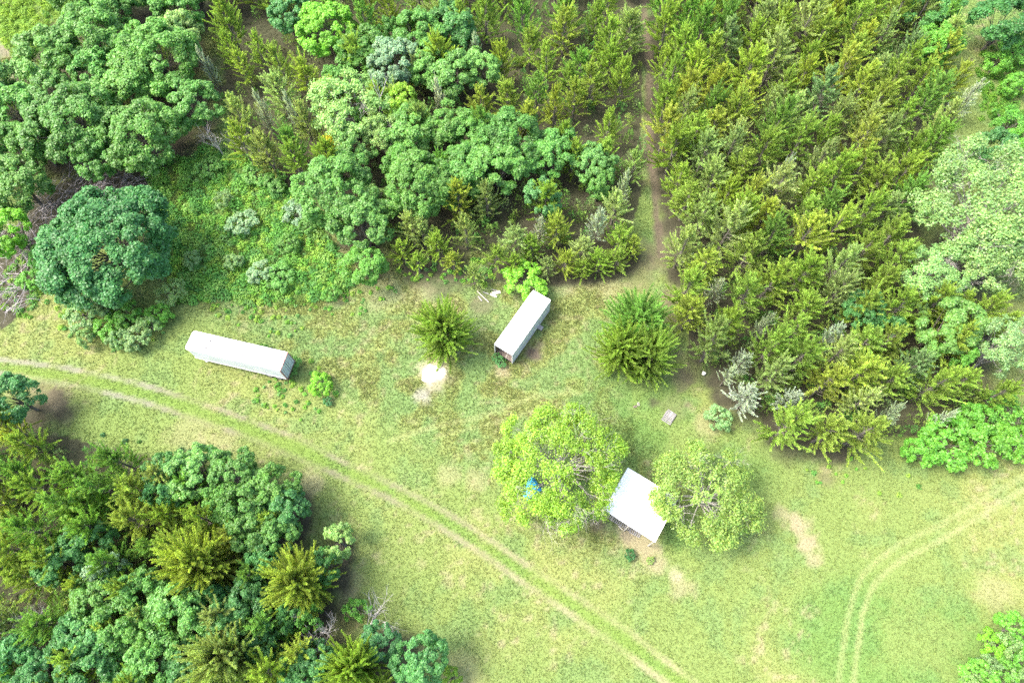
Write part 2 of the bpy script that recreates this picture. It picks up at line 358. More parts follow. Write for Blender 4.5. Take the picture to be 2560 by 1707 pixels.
SINGLE = [  # one of a kind: its own label
    (262, 600, 148, 'dark', 12.5, 'large round dark blue-green oak beside the grey brush pile'),
    (15, 575, 52, 'lime', 8, 'bright lime tree in front of the grey brush pile'),
    (814, 66, 64, 'lime', 9.5, 'vivid lime green tree standing out among olive cedars'),
    (986, 152, 58, 'silvergreen', 9.5, 'silvery white-leaved broadleaf tree among greener oaks'),
    (1003, 258, 44, 'yellow', 8.5, 'yellow-green leafy tree behind the broken bare limb'),
    (880, 358, 48, 'light', 8, 'light green tree with yellowing leaves at wood edge'),
    (838, 352, 24, 'autumn', 6.5, 'small yellow-leaved tree at the edge of the mixed wood'),
    (912, 655, 48, 'bright', 6, 'bright green low tree ending the wood by rough grass'),
    (2349, 102, 46, 'bright', 8.5, 'bright green broadleaf tree enclosed by olive cedars'),
    (2371, 812, 70, 'light', 9, 'rounded light green tree below the pale spreading cottonwood'),
    (2396, 876, 34, 'bright', 6.5, 'small bright green tree tucked under rounded light green tree'),
    (812, 1410, 34, 'teal', 6.5, 'small round teal tree beside the broad golden cedar'),
    (846, 1353, 36, 'pale', 5, 'pale willowy shrub-like tree at meadow edge of wood'),
    (954, 1602, 46, 'dark', 4.5, 'dark rounded bushy tree by the leaning bare sapling'),
    (204, 1262, 38, 'yellow', 7.5, 'yellowing pale tree among cedars beside the track wood'),
    (255, 1424, 40, 'silvergreen', 7.5, 'silvery broadleaf tree wedged between teal trees in the track wood')]
PALE = [(866, 267, 84, 'pale', 10, 'large pale green tree with bare limbs showing'), (951, 332, 46, 'pale', 8, 'pale thin-crowned tree beside the broken bare limb'),
        (2485, 500, 150, 'greypale', 14, 'huge pale grey-green cottonwood with exposed white branches'), (2331, 690, 72, 'greypale', 10, 'pale grey-green tree adjoining the huge cottonwood'),
        (2475, 648, 80, 'greypale', 10, 'pale grey-green tree half under the huge cottonwood'), (2520, 865, 66, 'greypale', 10, 'pale grey-green tree above the dark hedge bushes'), (936, 500, 28, 'pale', 6.5, 'small pale slender tree squeezed between oaks')]

MASK = []                                             # crowns in pixels, so that cedars keep out of them
def crown_xy(px, py, H): return at(px, py, H*.66)
def broad(px, py, rpx, col, H=None, label=None, protos=None, group=None, name='broadleaf_tree'):
    R0 = rpx*mpp(px, py, 6.0)
    if H is None: H = float(np.clip(5.2+R0*1.15, 6.0, 12.0))
    c = crown_xy(px, py, H); R = rpx*mpp(px, py, H*.66)*(1.17 if label and group is None else 1.26)
    if protos is None: protos = BR_S if R < 2.1 else (BR_M if R < 4.6 else ([BR_L[0]] if R > 6.2 else [BR_L[1]]))
    p = protos[prng.integers(len(protos))]
    MASK.append((px, py, rpx))
    plant(name, label, 'tree', group, p, c[0], c[1], R, H, jit(COLS[col]))
for lst, where, grp in ((BROAD_NW, 'in the oak grove above the brush pile', 'oaks of the grove above the brush pile'),
                        (BROAD_MIX, 'in the mixed wood beside the forest lane', 'broadleaf trees of the mixed wood beside the lane'),
                        (BROAD_SW, 'in the wood beside the two-rut track', 'broadleaf trees of the wood beside the track'),
                        (BROAD_E, 'at the far side of the big cedar stand', 'broadleaf trees bordering the big cedar stand')):
    for e in lst:
        sz = 'small' if e[2] < 40 else ('tall' if e[2] > 70 else 'rounded')
        broad(*e, label='%s %s broadleaf tree %s' % (sz, SAY[e[3]], where), group=grp)
for e in SINGLE: broad(*e)
for e in PALE: broad(*e, protos=[BR_P[1]] if e[2] > 100 else [BR_P[0]])
# the two trees beside the shed
for e, p in (((1394, 1152, 150, 'yellow', 10.5, 'wide yellow-green tree with grey twigs overhanging the white shed roof'), BR_SHED[0]),
             ((1772, 1230, 114, 'willow', 7.5, 'airy pale yellow-green tree on the open side of the shed'), BR_SHED[1])):
    broad(*e, protos=[p])

# cedars: placed one by one where they stand out, otherwise filling the stands
CEDARS = []
def cedar(px, py, H, R, col, label, group=None, protos=None, tip=True):
    c = at(px, py, H*(.97 if tip else .5)); p = (protos or CED)[prng.integers(len(protos or CED))]
    CEDARS.append((c[0], c[1])); plant('cedar_tree', label, 'tree', group, p, c[0], c[1], R, H, jit(COLS[col], .1))
cedar(1112, 838, 6.0, 3.9, 'olive', 'single dome-shaped olive cedar beside the sand pile', protos=[CEDBIG[0]], tip=False)
cedar(1592, 812, 6.5, 4.5, 'green', 'broad green cedar standing in the open near the forest lane', protos=[CEDBIG[1]], tip=False)
cedar(1552, 885, 6.2, 3.6, 'olive', 'olive cedar merged into the broad green cedar near the lane', protos=[CEDBIG[0]], tip=False)
cedar(1622, 900, 6.6, 3.3, 'olive', 'narrow pointed olive cedar beside two broad cedars near the lane', protos=[CEDBIG[0]], tip=False)
cedar(730, 1448, 8.0, 4.0, 'gold', 'broad golden cedar with feathery sprays at edge of track wood', protos=[CEDBIG[1]])
cedar(545, 1640, 8.0, 3.8, 'grey', 'broad grey-olive cedar beside the dark broadleaf trees', protos=[CEDBIG[0]])
cedar(470, 1405, 8.5, 4.0, 'gold', 'wide wispy golden cedar deep in the track wood', protos=[CEDBIG[1]])
cedar(870, 1672, 7.0, 3.2, 'olive', 'olive cedar next to the grey leafless shrub', protos=[CEDBIG[0]])
cedar(1185, 690, 4.2, 1.9, 'grey', 'small grey-olive cedar beside the scattered boards', tip=False)
cedar(1140, 462, 8.5, 3.0, 'gold', 'golden cedar in front of the oaks facing the clearing', protos=[CED[7]])
for px, py, H, R, col in ((1215, 470, 7.5, 2.6, 'grey'), (1290, 575, 6.5, 3.0, 'grey'), (1395, 545, 7, 2.9, 'gold'), (1330, 600, 5.5, 2.3, 'olive'), (1460, 600, 5.5, 2.6, 'grey'), (1545, 490, 8, 3.0, 'grey'),
                           (1552, 580, 5.5, 2.8, 'olive'), (1090, 590, 6, 2.5, 'olive'), (1000, 605, 5.5, 2.2, 'olive'), (1500, 635, 4.8, 2.3, 'olive'), (1415, 635, 4.8, 2.3, 'gold'), (1240, 625, 5, 2.2, 'olive'), (1050, 560, 6.5, 2.4, 'grey'), (1040, 640, 4, 1.9, 'olive'), (1130, 635, 4, 1.9, 'gold'), (1290, 645, 4.2, 2.1, 'olive'),
                           (1370, 655, 4, 2.0, 'grey'), (1460, 655, 4, 2.1, 'olive'), (1545, 635, 4.2, 2.1, 'olive'), (1590, 600, 4.5, 2.0, 'gold')):
    cedar(px, py, H, R, col, '%s low-branched cedar on the clearing edge of the mixed wood' % SAY[col], '%s edge cedars of the mixed wood' % SAY[col])
for px, py, H, R, lab in ((1020, 535, 7.5, 2.7, 'silvery grey cedar facing the clearing beside bright green low tree'), (1160, 545, 7.5, 2.2, 'slim silvery cedar next to golden cedar facing the clearing'),
                          (1500, 530, 7.5, 1.8, 'silver-tipped cedar at lane corner of the mixed wood'), (1352, 545, 6.8, 1.3, 'small silver-tipped cedar inside the mixed wood edge'),
                          (1565, 438, 7.5, 1.2, 'narrow silver-tipped cedar close to the forest lane')):
    cedar(px, py, H, R, 'silver' if R < 2.0 else 'grey', lab)
for i, (px, py, H, R) in enumerate(((1880, 975, 6.5, 2.6), (1995, 985, 7.0, 2.2), (1870, 885, 6.5, 1.7), (1805, 700, 6.5, 1.5), (1925, 790, 7, 1.3), (2455, 205, 8, 1.6), (1975, 395, 8, 1.4),
                                     (2250, 1020, 7, 1.4), (2105, 815, 7.5, 1.4), (2385, 1030, 6.5, 1.2), (1835, 920, 6, 1.2))):
    big = R > 2
    cedar(px, py, H, R, 'silver', 'large silvery white cedar at the shed side of the big stand' if big else 'slim silvery white cedar in the big stand beyond the lane',
          'large silvery cedars' if big else 'slim silvery cedars of the big stand')
for px, py in ((2425, 735), (2505, 745), (2545, 790), (2460, 800), (2440, 930), (2540, 960)): cedar(px, py, 7.5, 2.7, 'olive', 'olive cedar filling the gap between pale grey-green trees', 'cedars between the pale trees')
for px, py in ((640, 236), (712, 236), (500, 128), (1092, 205), (1185, 92)):
    cedar(px, py, 8, 1.2, 'silver', 'slim silvery cedar in the mixed wood beside the lane', 'slim silvery cedars of the mixed wood')

def fill(poly, spacing, where, grp, weights, hr, seed, maxn):
    rng = np.random.default_rng(seed); xs = [p[0] for p in poly]; ys = [p[1] for p in poly]; got = 0
    names = list(weights); pw = np.array([weights[k] for k in names], float); pw /= pw.sum()
    cand = np.column_stack([rng.uniform(min(xs), max(xs), 24000), rng.uniform(min(ys), max(ys), 24000)]); cand = cand[in_poly(cand, poly)]
    for a, b, r in MASK: cand = cand[(cand[:, 0]-a)**2+(cand[:, 1]-b)**2 > (r*.78)**2]
    for px, py in cand:
        H = rng.uniform(*hr); c = at(px, py, H)
        if (((np.array(CEDARS)-c[:2])**2).sum(1)).min() < (spacing*rng.uniform(.85, 1.1))**2: continue
        dl = line_dist(np.array([c[:2]]), LANE)[0]
        if dl < (1.35 if poly is MIXED else 1.05): continue
        col = names[rng.choice(len(names), p=pw)]; R = rng.uniform(2.6, 3.7)*(H/9)
        p = CED[rng.integers(len(CED))]; CEDARS.append((c[0], c[1])); got += 1
        plant('cedar_tree', '%s feathery cedar %s' % (SAY[col], where), 'tree', grp % SAY[col], p, c[0], c[1], R, H, jit(COLS[col], .14))
        if got >= maxn: break
    return got
n1 = fill(STAND, 3.3, 'in the big stand between forest lane and pale cottonwood', '%s cedars of the big stand', dict(olive=5, gold=3, green=1.6, grey=2.2, blue=.8), (7.6, 10.2), 101, 182)
n2 = fill(MIXED, 3.15, 'in the mixed wood between clearing and forest lane', '%s cedars of the mixed wood', dict(olive=5, gold=2, green=2.6, grey=2), (7.2, 9.6), 102, 94)
n3 = fill(TRACKWOOD, 3.0, 'in the wood along the two-rut track', '%s cedars of the track wood', dict(olive=4, gold=2, green=3, grey=1.6), (6.8, 9.4), 103, 54)
print('cedars', n1, n2, n3, len(CEDARS))

# shrubs
def shrub(px, py, rpx, H, col, label, group=None, flat=1.0):
    c = at(px, py, H*.55); R = rpx*mpp(px, py, H*.55)
    p = SHR[prng.integers(3)]; plant('shrub', label, 'shrub', group, p, c[0], c[1], R, H, jit(COLS[col]), litter=False)
SILV = [(608, 557, 34), (738, 535, 32), (650, 682, 30), (585, 655, 22), (480, 650, 22), (560, 500, 22)]
for e in SILV: shrub(*e, 2.0, 'silvergreen' if e[2] > 28 else 'greypale', 'silvery green shrub growing in the weedy clearing', 'silvery shrubs of the weedy clearing')
for e in ((212, 785, 44), (262, 760, 36), (345, 845, 34), (375, 815, 26), (300, 850, 28), (215, 845, 22)): shrub(*e, 2.4, 'greypale', 'greyish green shrub at the foot of the large round oak', 'shrubs at the foot of the large oak')
for e in ((428, 735, 36),): shrub(*e, 2.0, 'greypale', 'spreading grey-green shrub near the front corner of the long trailer')
for e in ((270, 820, 34), (320, 790, 34), (395, 790, 30), (80, 700, 30), (110, 640, 34)): shrub(*e, 2.0, 'bright', 'bright green shrub beside the large round oak', 'bright shrubs beside the large oak')
shrub(1315, 703, 52, 3.0, 'lime', 'glossy bright green bush touching the closed end of the short trailer')
for e in ((700, 690, 36), (720, 610, 26), (520, 420, 30), (640, 440, 30), (690, 455, 30), (770, 560, 26), (830, 735, 22)): shrub(*e, 1.7, 'oak', 'rounded green shrub in the weedy clearing', 'green shrubs of the weedy clearing')
for e in ((2364, 1105, 62), (2450, 1110, 60), (2516, 1050, 62), (2535, 1110, 50), (2300, 1130, 40), (2440, 1050, 44)): shrub(*e, 3.6, 'bright', 'dense green bush in the hedge ending the cedar stand', 'hedge bushes ending the cedar stand')
for e in ((2538, 127, 40), (2490, 160, 34), (2540, 215, 34), (2520, 312, 44), (2550, 350, 30)): shrub(*e, 3.0, 'bright', 'bright bush in the green gap beside the cottonwood', 'bushes in the green gap')
shrub(1129, 1695, 26, 2.2, 'yellow', 'lime yellow bush at the meadow tip of track wood')
for e in ((800, 1452, 24), (772, 1500, 28), (745, 1562, 26), (700, 1590, 26)): shrub(*e, 2.0, 'bright', 'low green bush along the meadow edge of track wood', 'low bushes edging the track wood')
shrub(893, 1523, 30, 2.2, 'bright', 'green bush beside the leaning bare sapling')
shrub(2480, 1612, 34, 2.2, 'lime', 'lime green bush in the thicket at the mown field', None)
for e in ((2530, 1575, 40), (2440, 1690, 40), (2500, 1680, 40), (2550, 1650, 40)): shrub(*e, 2.6, 'bright', 'green bush in the thicket beside the mown field', 'thicket bushes by the mown field')
for e in ((2516, 1615, 30), (2470, 1665, 24), (2545, 1700, 30), (2425, 1700, 20)): shrub(*e, 3.0, 'greypale', 'silvery pale shrub in the thicket beside mown field', 'silvery shrubs by the mown field')
for e in ((1575, 1386, 13),): shrub(*e, .8, 'dark', 'small dark green plant on straw in front of shed')
shrub(1626, 1400, 10, .5, 'willow', 'tiny pale green plant on straw in front of shed')
shrub(800, 962, 30, 2.0, 'lime', 'young lime green sapling in rough grass near long trailer')
shrub(820, 1003, 12, .7, 'dark', 'small dark plant below the young lime sapling')
for e in ((735, 905, 16), (728, 930, 14), (655, 872, 14)): shrub(*e, 1.0, 'oak', 'leafy weed clump hugging the long trailer', 'weed clumps hugging the long trailer')
for e in ((1252, 905, 14), (1240, 893, 11)): shrub(*e, .9, 'teal', 'leafy weed at the open end of the short trailer', 'weeds at the open trailer end')
shrub(1795, 1045, 30, 2.2, 'greypale', 'thin greyish shrub at shed-side foot of silvery cedars')

# leafless trees
def dead(px, py, H, L, label, seed, lean=(0, 0, 1), depth=4, r=.10, n=3, spread=.5, z=0.0, trunk=.3):
    g = at(px, py, z); rng = np.random.default_rng(seed); t = thing('dead_tree', label, 'tree', (g[0], g[1], 0))
    mb = MB(); pts, rad = limb(rng, (0, 0, -.1), lean, H*trunk, r, r*.75, 4, .05); mb.tube(pts, rad, 7); mb.build('trunk', M_DEAD, t)
    bb = MB()
    for i in range(5): grow(bb, rng, pts[2 if i < 2 else -1], unit(np.array(lean)+rng.normal(0, spread, 3)), L*rng.uniform(.8, 1.1), r*.55, depth-1, n, spread)
    bb.build('branches', M_DEAD, t)
    return t
dead(822, 1618, 6.0, 2.8, 'dense grey leafless shrub-like tree at edge of track wood', 201, (-.1, .1, 1), 4, .11, 4)
dead(900, 1592, 6, 3.2, 'bare sapling leaning out over the meadow from track wood', 202, (.75, .95, .75), 3, .10, 3, .4)
dead(1000, 1610, 4, 1.9, 'small bare twiggy sapling rising from dark bushes', 203, (.3, .4, 1), 3, .05, 3)
dead(135, 1560, 6.5, 2.6, 'grey bare-crowned tree between cedars in the track wood', 204, (-.1, .05, 1), 4, .08, 4)
dead(70, 400, 9, 3.0, 'grey bare tree beside the oak grove and brush pile', 205, (-.2, .1, 1), 4, .12, 4, .55)
dead(948, 345, 9, 2.6, 'broken bare limb standing above the mixed wood', 206, (.15, .2, 1), 2, .12, 2, .4, trunk=.8)
for i, (px, py) in enumerate(((565, 395), (620, 405), (655, 410))):
    dead(px, py, 7.5, 2.6, ('half-bare grey tree nearest the oak grove at the clearing edge', 'half-bare grey tree between two others at the clearing edge', 'half-bare grey tree nearest the fallen grey logs at clearing')[i], 210+i, (-.15+.1*i, .1, 1), 3, .08, 3, .55)

# ------------------------------------------------------------------ ground
GRN = dict(mown=np.array([.134, .182, .052]), lush_and_shade=np.array([.076, .165, .038]), yel=np.array([.168, .196, .062]), dry=np.array([.23, .205, .118]),
           cool=np.array([.106, .176, .060]), soil=np.array([.155, .132, .098]), litter=np.array([.050, .048, .030]), brown=np.array([.098, .080, .056]), sand=np.array([.36, .31, .23]), gravel=np.array([.23, .215, .20]))
RUT_LOW = ground_line([(-60, 925), (0, 935), (73, 944), (145, 957), (218, 970), (291, 988), (364, 1006), (436, 1030), (509, 1055), (582, 1079), (640, 1101), (735, 1141), (811, 1173), (895, 1210), (975, 1246), (1058, 1293), (1149, 1348), (1222, 1395), (1280, 1437), (1353, 1486), (1425, 1533), (1498, 1584), (1571, 1635), (1607, 1664), (1665, 1707), (1760, 1780)])
RUT_UP = ground_line([(-60, 893), (0, 899), (65, 906), (145, 917), (218, 930), (309, 950), (400, 974), (473, 999), (545, 1021), (640, 1058), (749, 1097), (836, 1144), (909, 1177), (985, 1213), (1058, 1250), (1113, 1279), (1185, 1322), (1258, 1372), (1342, 1428), (1425, 1482), (1498, 1530), (1571, 1577), (1644, 1635), (1727, 1697), (1830, 1780)])
FLD_A = ground_line([(2090, 1760), (2095, 1707), (2105, 1635), (2118, 1548), (2135, 1486), (2153, 1439), (2196, 1399), (2247, 1360), (2356, 1310), (2465, 1242), (2580, 1180)])
FLD_B = ground_line([(2128, 1760), (2133, 1707), (2145, 1610), (2156, 1537), (2175, 1479), (2204, 1439), (2260, 1395), (2370, 1340), (2480, 1270), (2590, 1205)])
MID_A = ground_line([(975, 1102), (1076, 1068), (1185, 1046), (1280, 1014), (1338, 988), (1390, 982), (1450, 985)])
MID_B = ground_line([(1090, 1090), (1200, 1066), (1280, 1046), (1340, 1020)])
BLOBS = [  # pixel x, y, radius px, what, strength
    (1590, 1342, 46, 'dry', 1), (1618, 1372, 40, 'dry', .9), (1640, 1412, 36, 'dry', .8), (1560, 1320, 30, 'soil', .5), (1495, 1312, 24, 'brown', .8), (1705, 1465, 38, 'dry', .6), (1690, 1435, 20, 'sand', .35),
    (1995, 1310, 34, 'dry', .95), (2015, 1360, 30, 'dry', .95), (2035, 1395, 24, 'dry', .7), (1960, 1285, 22, 'dry', .6), (2065, 1195, 22, 'brown', .55),
    (1258, 928, 26, 'dry', .85), (1335, 882, 26, 'brown', 1), (1350, 862, 18, 'brown', .7), (1052, 985, 22, 'gravel', .6), (1085, 965, 30, 'soil', .5), (1125, 950, 24, 'brown', .5), (1065, 1000, 20, 'gravel', .5),
    (1085, 930, 40, 'sand', .8), (1634, 1006, 16, 'litter', .8), (1720, 1012, 14, 'brown', .7), (1700, 950, 30, 'brown', .6), (1692, 880, 22, 'brown', .6), (1690, 800, 26, 'brown', .7), (1672, 745, 30, 'brown', .8),
    (1640, 640, 60, 'brown', .6), (1600, 680, 60, 'brown', .45), (1520, 710, 50, 'dry', .5), (1655, 580, 30, 'brown', .8), (1420, 715, 40, 'dry', .4), (1720, 935, 26, 'brown', .5), (1770, 1060, 40, 'dry', .5), (1690, 1020, 40, 'brown', .3),
    (1100, 700, 60, 'litter', .7), (1040, 690, 40, 'litter', .7), (1205, 760, 30, 'brown', .6), (960, 720, 60, 'dry', .4), (850, 740, 30, 'dry', .5), (1050, 740, 40, 'dry', .35),
    (130, 1012, 46, 'brown', .9), (165, 1040, 30, 'litter', .9), (90, 985, 30, 'brown', .6), (780, 1205, 36, 'dry', .6), (470, 1095, 60, 'dry', .35), (560, 1110, 40, 'dry', .4), (870, 1450, 40, 'dry', .4), (880, 1550, 40, 'brown', .4), (870, 1500, 30, 'soil', .4),
    (1120, 1190, 30, 'dry', .4), (1190, 1200, 30, 'dry', .4), (690, 740, 40, 'dry', .35), (800, 590, 24, 'soil', .7), (840, 640, 30, 'dry', .7), (440, 350, 60, 'litter', 1), (430, 390, 30, 'brown', .9), (20, 120, 40, 'soil', .75), (50, 190, 30, 'soil', .75),
    (2500, 1500, 90, 'yel', .6), (2300, 1600, 120, 'yel', .4), (2480, 1480, 50, 'dry', .35), (2400, 1300, 110, 'yel', .35), (1140, 1680, 60, 'dry', .35), (1700, 1320, 60, 'lush_and_shade', .5), (1600, 1100, 60, 'lush_and_shade', .5), (260, 760, 60, 'lush_and_shade', .4), (40, 40, 90, 'lime', .8), (160, 20, 70, 'lime', .8)]  # darker grass beside the wide tree and the shed paints in their cast shade
GRN['lime'] = np.array([.135, .25, .035])
BRUSHY = [(365, 420), (520, 375), (640, 395), (720, 470), (800, 560), (890, 690), (850, 745), (720, 770), (560, 750), (440, 760), (400, 640), (390, 520)]
PILE = [(90, 480), (200, 440), (320, 430), (372, 455), (372, 520), (300, 560), (180, 590), (110, 640), (60, 780), (0, 830), (-40, 700), (-40, 600), (60, 560)]
RUTS = [(RUT_LOW, .34), (RUT_UP, .32)]
NEAR = np.full((500, 330), 9.0); NEAR2 = NEAR.copy()      # distance to the nearest two trunks, in crown radii, on a 0.4 m grid
for x, y, R in TREES:
    i0, i1 = max(0, int((x+100-R*1.6-3)/.4)), max(0, int((x+100+R*1.6+3)/.4)); j0, j1 = max(0, int((y+16-R*1.6-3)/.4)), max(0, int((y+16+R*1.6+3)/.4))
    sub = NEAR[i0:i1, j0:j1]; sub2 = NEAR2[i0:i1, j0:j1]
    if sub.size:
        gx_, gy_ = np.meshgrid(np.arange(i0, i0+sub.shape[0])*.4-100, np.arange(j0, j0+sub.shape[1])*.4-16, indexing='ij'); dd = np.hypot(gx_-x, gy_-y)/max(R, 2.2)
        np.minimum(sub2, np.maximum(sub, dd), out=sub2); np.minimum(sub, dd, out=sub)
NEAR = .45*NEAR+.55*np.minimum(NEAR2, 2.5)

def ground_eval(P):
    """colour, grass height, grass density and height of the ground at points P"""
    n = len(P); n1 = fbm(P, 9, 1, 3)[:, None]; n2 = fbm(P, 2.6, 11, 3)[:, None]; n3 = fbm(P, .8, 21, 2)[:, None]; n4 = fbm(P, 18, 31, 2)[:, None]
    pix = project(np.column_stack([P, np.zeros(n)]))
    rough = sstep(-2.0, 5.0, np.where(P[:, 0] < 14, (P[:, 1]-(12.5-.62*(P[:, 0]+0.0))), -3))    # rough side of the track
    rough = rough*(1-sstep(10, 20, P[:, 0]))
    col = GRN['mown']*(1-sstep(.42, .7, n1))+GRN['yel']*sstep(.42, .7, n1)
    col = col*(1-.5*sstep(.5, .72, n2))+GRN['cool']*.5*sstep(.5, .72, n2)
    col = col*(1-.55*sstep(.55, .75, n4))+GRN['lush_and_shade']*.55*sstep(.55, .75, n4)
    col = col*(1-.6*sstep(.62, .8, n3)*sstep(.35, .6, n1))+GRN['dry']*.6*sstep(.62, .8, n3)*sstep(.35, .6, n1)
    rg = rough[:, None]
    rc = GRN['cool']*(1-sstep(.4, .62, n2))+GRN['yel']*sstep(.4, .62, n2)
    rc = rc*(1-.4*sstep(.58, .78, n3))+GRN['dry']*.4*sstep(.58, .78, n3)
    rc = rc*(1-.4*sstep(.5, .7, n4))+GRN['lush_and_shade']*.4*sstep(.5, .7, n4)
    col = col*(1-rg*.75)+rc*rg*.75
    gh = .08+.08*n2[:, 0]+rough*(.03+.10*sstep(.45, .8, n2[:, 0])); gd = np.ones(n); z = .10*(n4[:, 0]-.5)+.05*(n1[:, 0]-.5)
    for px, py, rp, what, s in BLOBS:
        c = at(px, py)[:2]; r = rp*mpp(px, py); q = np.hypot(*(P-c).T)/r
        m = np.where(q < 1.8)[0]
        if len(m) == 0: continue
        k = (s*(1-sstep(.45, 1.25, q[m]+(n3[m, 0]-.5)*.9+(n2[m, 0]-.5)*.8)))[:, None]
        col[m] = col[m]*(1-k)+GRN[what]*(.85+.3*n3[m])*k
        if what not in ('lush_and_shade', 'yel', 'lime', 'cool'): gd[m] *= 1-.85*k[:, 0] if what != 'dry' else 1-.35*k[:, 0]; gh[m] *= 1-.5*k[:, 0]
        if what == 'lush_and_shade': gh[m] *= 1+.6*k[:, 0]
    # wheel ruts
    dm = np.minimum(line_dist(P, RUT_LOW), line_dist(P, RUT_UP))
    mid = (RUT_LOW[::2], RUT_UP[::2])
    between = sstep(1.9, 1.2, line_dist(P, RUT_LOW))*sstep(1.9, 1.2, line_dist(P, RUT_UP)) if False else 0
    lc = line_dist(P, (RUT_LOW[:25]+RUT_UP[:25])/2)
    k = (.6*(1-sstep(.4, 1.2, lc+(n3[:, 0]-.5)*.7)))[:, None]; col = col*(1-k)+np.array([.105, .175, .030])*k; gh *= 1-.35*k[:, 0]
    fade = sstep(-26, 22, P[:, 0])                                         # bare soil at one end, pale dry grass at the other
    for L, w in RUTS:
        dd = line_dist(P, L)+(n3[:, 0]-.5)*.22; k = ((1-sstep(w*.55, w*1.5, dd))*(.22+.50*sstep(.3, .7, n2[:, 0])))[:, None]
        rc = GRN['soil']*(1-fade[:, None])+GRN['dry']*1.05*fade[:, None]
        rc = rc*(1-.5*(1-sstep(-48, -38, P[:, 0]))[:, None])+GRN['gravel']*.5*(1-sstep(-48, -38, P[:, 0]))[:, None]
        col = col*(1-k)+rc*(.85+.3*n3)*k; gd *= 1-.85*k[:, 0]; gh *= 1-.6*k[:, 0]; z = z-.05*k[:, 0]
    for L, w, s in ((FLD_A, .3, .55), (FLD_B, .3, .7), (MID_A, .32, .6), (MID_B, .25, .45)):
        dd = line_dist(P, L)+(n3[:, 0]-.5)*.2; k = (s*(1-sstep(w*.5, w*1.5, dd))*(.55+.45*n2[:, 0]))[:, None]
        col = col*(1-k)+np.array([.215, .24, .10])*k; gh *= 1-.5*k[:, 0]; z = z-.02*k[:, 0]
    # brushy clearing, brush pile
    b = in_poly(pix, BRUSHY); col[b] = col[b]*.4+np.array([.105, .195, .036])*.6; gh[b] *= 1.5
    p = in_poly(pix, PILE); col[p] = GRN['litter']*(.8+.5*n3[p]); gd[p] = .1
    # litter under the woods and along the lane
    gi = np.clip(np.round((P[:, 0]+100)/.4).astype(int), 0, NEAR.shape[0]-1); gj = np.clip(np.round((P[:, 1]+16)/.4).astype(int), 0, NEAR.shape[1]-1); near = NEAR[gi, gj]
    solo = np.array([in_poly(pix, [(1000, 720), (1720, 720), (1720, 990), (1900, 1100), (1900, 1400), (1200, 1400), (1200, 1000), (1000, 960)])])[0]
    k = (1-sstep(.75, 1.25, near+(n2[:, 0]-.5)*.5)); k[solo] *= .12
    for pl in FLOOR: k = np.maximum(k, .93*in_poly(pix, pl))
    kk = k[:, None]; col = col*(1-kk)+GRN['litter']*(.75+.5*n3)*kk; gd *= 1-.92*k
    k = (.9*(1-sstep(.25, .8, line_dist(P, LANE)+(n3[:, 0]-.5)*.6)))[:, None]; lc = GRN['brown']*(.8+.5*n3); col = col*(1-k)+lc*k; gd *= 1-.9*k[:, 0]
    return np.clip(col, 0, 1), gh, gd, z, rough

fx = np.arange(-96, 96.01, .36); fy = np.arange(-14, 112.01, .36)
ext = 1.45**np.arange(1, 21)*.9
gx = np.concatenate([-96-np.cumsum(ext)[::-1], fx, 96+np.cumsum(ext)]); gy = np.concatenate([-14-np.cumsum(ext)[::-1], fy, 112+np.cumsum(ext)])
X, Y = np.meshgrid(gx, gy); GP = np.column_stack([X.ravel(), Y.ravel()])
gc, _, _, gz, _ = ground_eval(GP)
nx, ny = len(gx), len(gy); ii = (np.arange(ny-1)[:, None]*nx+np.arange(nx-1)[None]).ravel()
GF = np.stack([ii, ii+1, ii+nx+1, ii+nx], 1)
mg = bpy.data.materials.new('ground'); mg.use_nodes = True; nn = mg.node_tree.nodes; ll = mg.node_tree.links
bs = nn['Principled BSDF']; bs.inputs['Roughness'].default_value = .95; bs.inputs['Specular IOR Level'].default_value = .1
at_ = nn.new('ShaderNodeAttribute'); at_.attribute_name = 'lc'
tc = nn.new('ShaderNodeNewGeometry')
no1 = nn.new('ShaderNodeTexNoise'); no1.inputs['Scale'].default_value = 5.5; no1.inputs['Detail'].default_value = 5; no1.inputs['Roughness'].default_value = .7
ll.new(tc.outputs['Position'], no1.inputs['Vector'])
mr = nn.new('ShaderNodeMapRange'); mr.inputs['From Min'].default_value = .3; mr.inputs['From Max'].default_value = .7; mr.inputs['To Min'].default_value = .6; mr.inputs['To Max'].default_value = 1.35
ll.new(no1.outputs['Fac'], mr.inputs['Value'])
mx = nn.new('ShaderNodeMix'); mx.data_type = 'RGBA'; mx.blend_type = 'MULTIPLY'; mx.inputs['Factor'].default_value = 1
ll.new(at_.outputs['Color'], mx.inputs['A']); ll.new(mr.outputs[0], mx.inputs['B']); ll.new(mx.outputs['Result'], bs.inputs['Base Color'])
bp = nn.new('ShaderNodeBump'); bp.inputs['Strength'].default_value = .6; bp.inputs['Distance'].default_value = .06
ll.new(no1.outputs['Fac'], bp.inputs['Height']); ll.new(bp.outputs[0], bs.inputs['Normal'])
ground = bpy.data.objects.new('ground', fast_mesh('ground', np.column_stack([GP, gz]), 4, gc, mg, GF)); COL.objects.link(ground)
ground.data.polygons.foreach_set('use_smooth', np.ones(len(GF), bool)); ground['kind'] = 'structure'

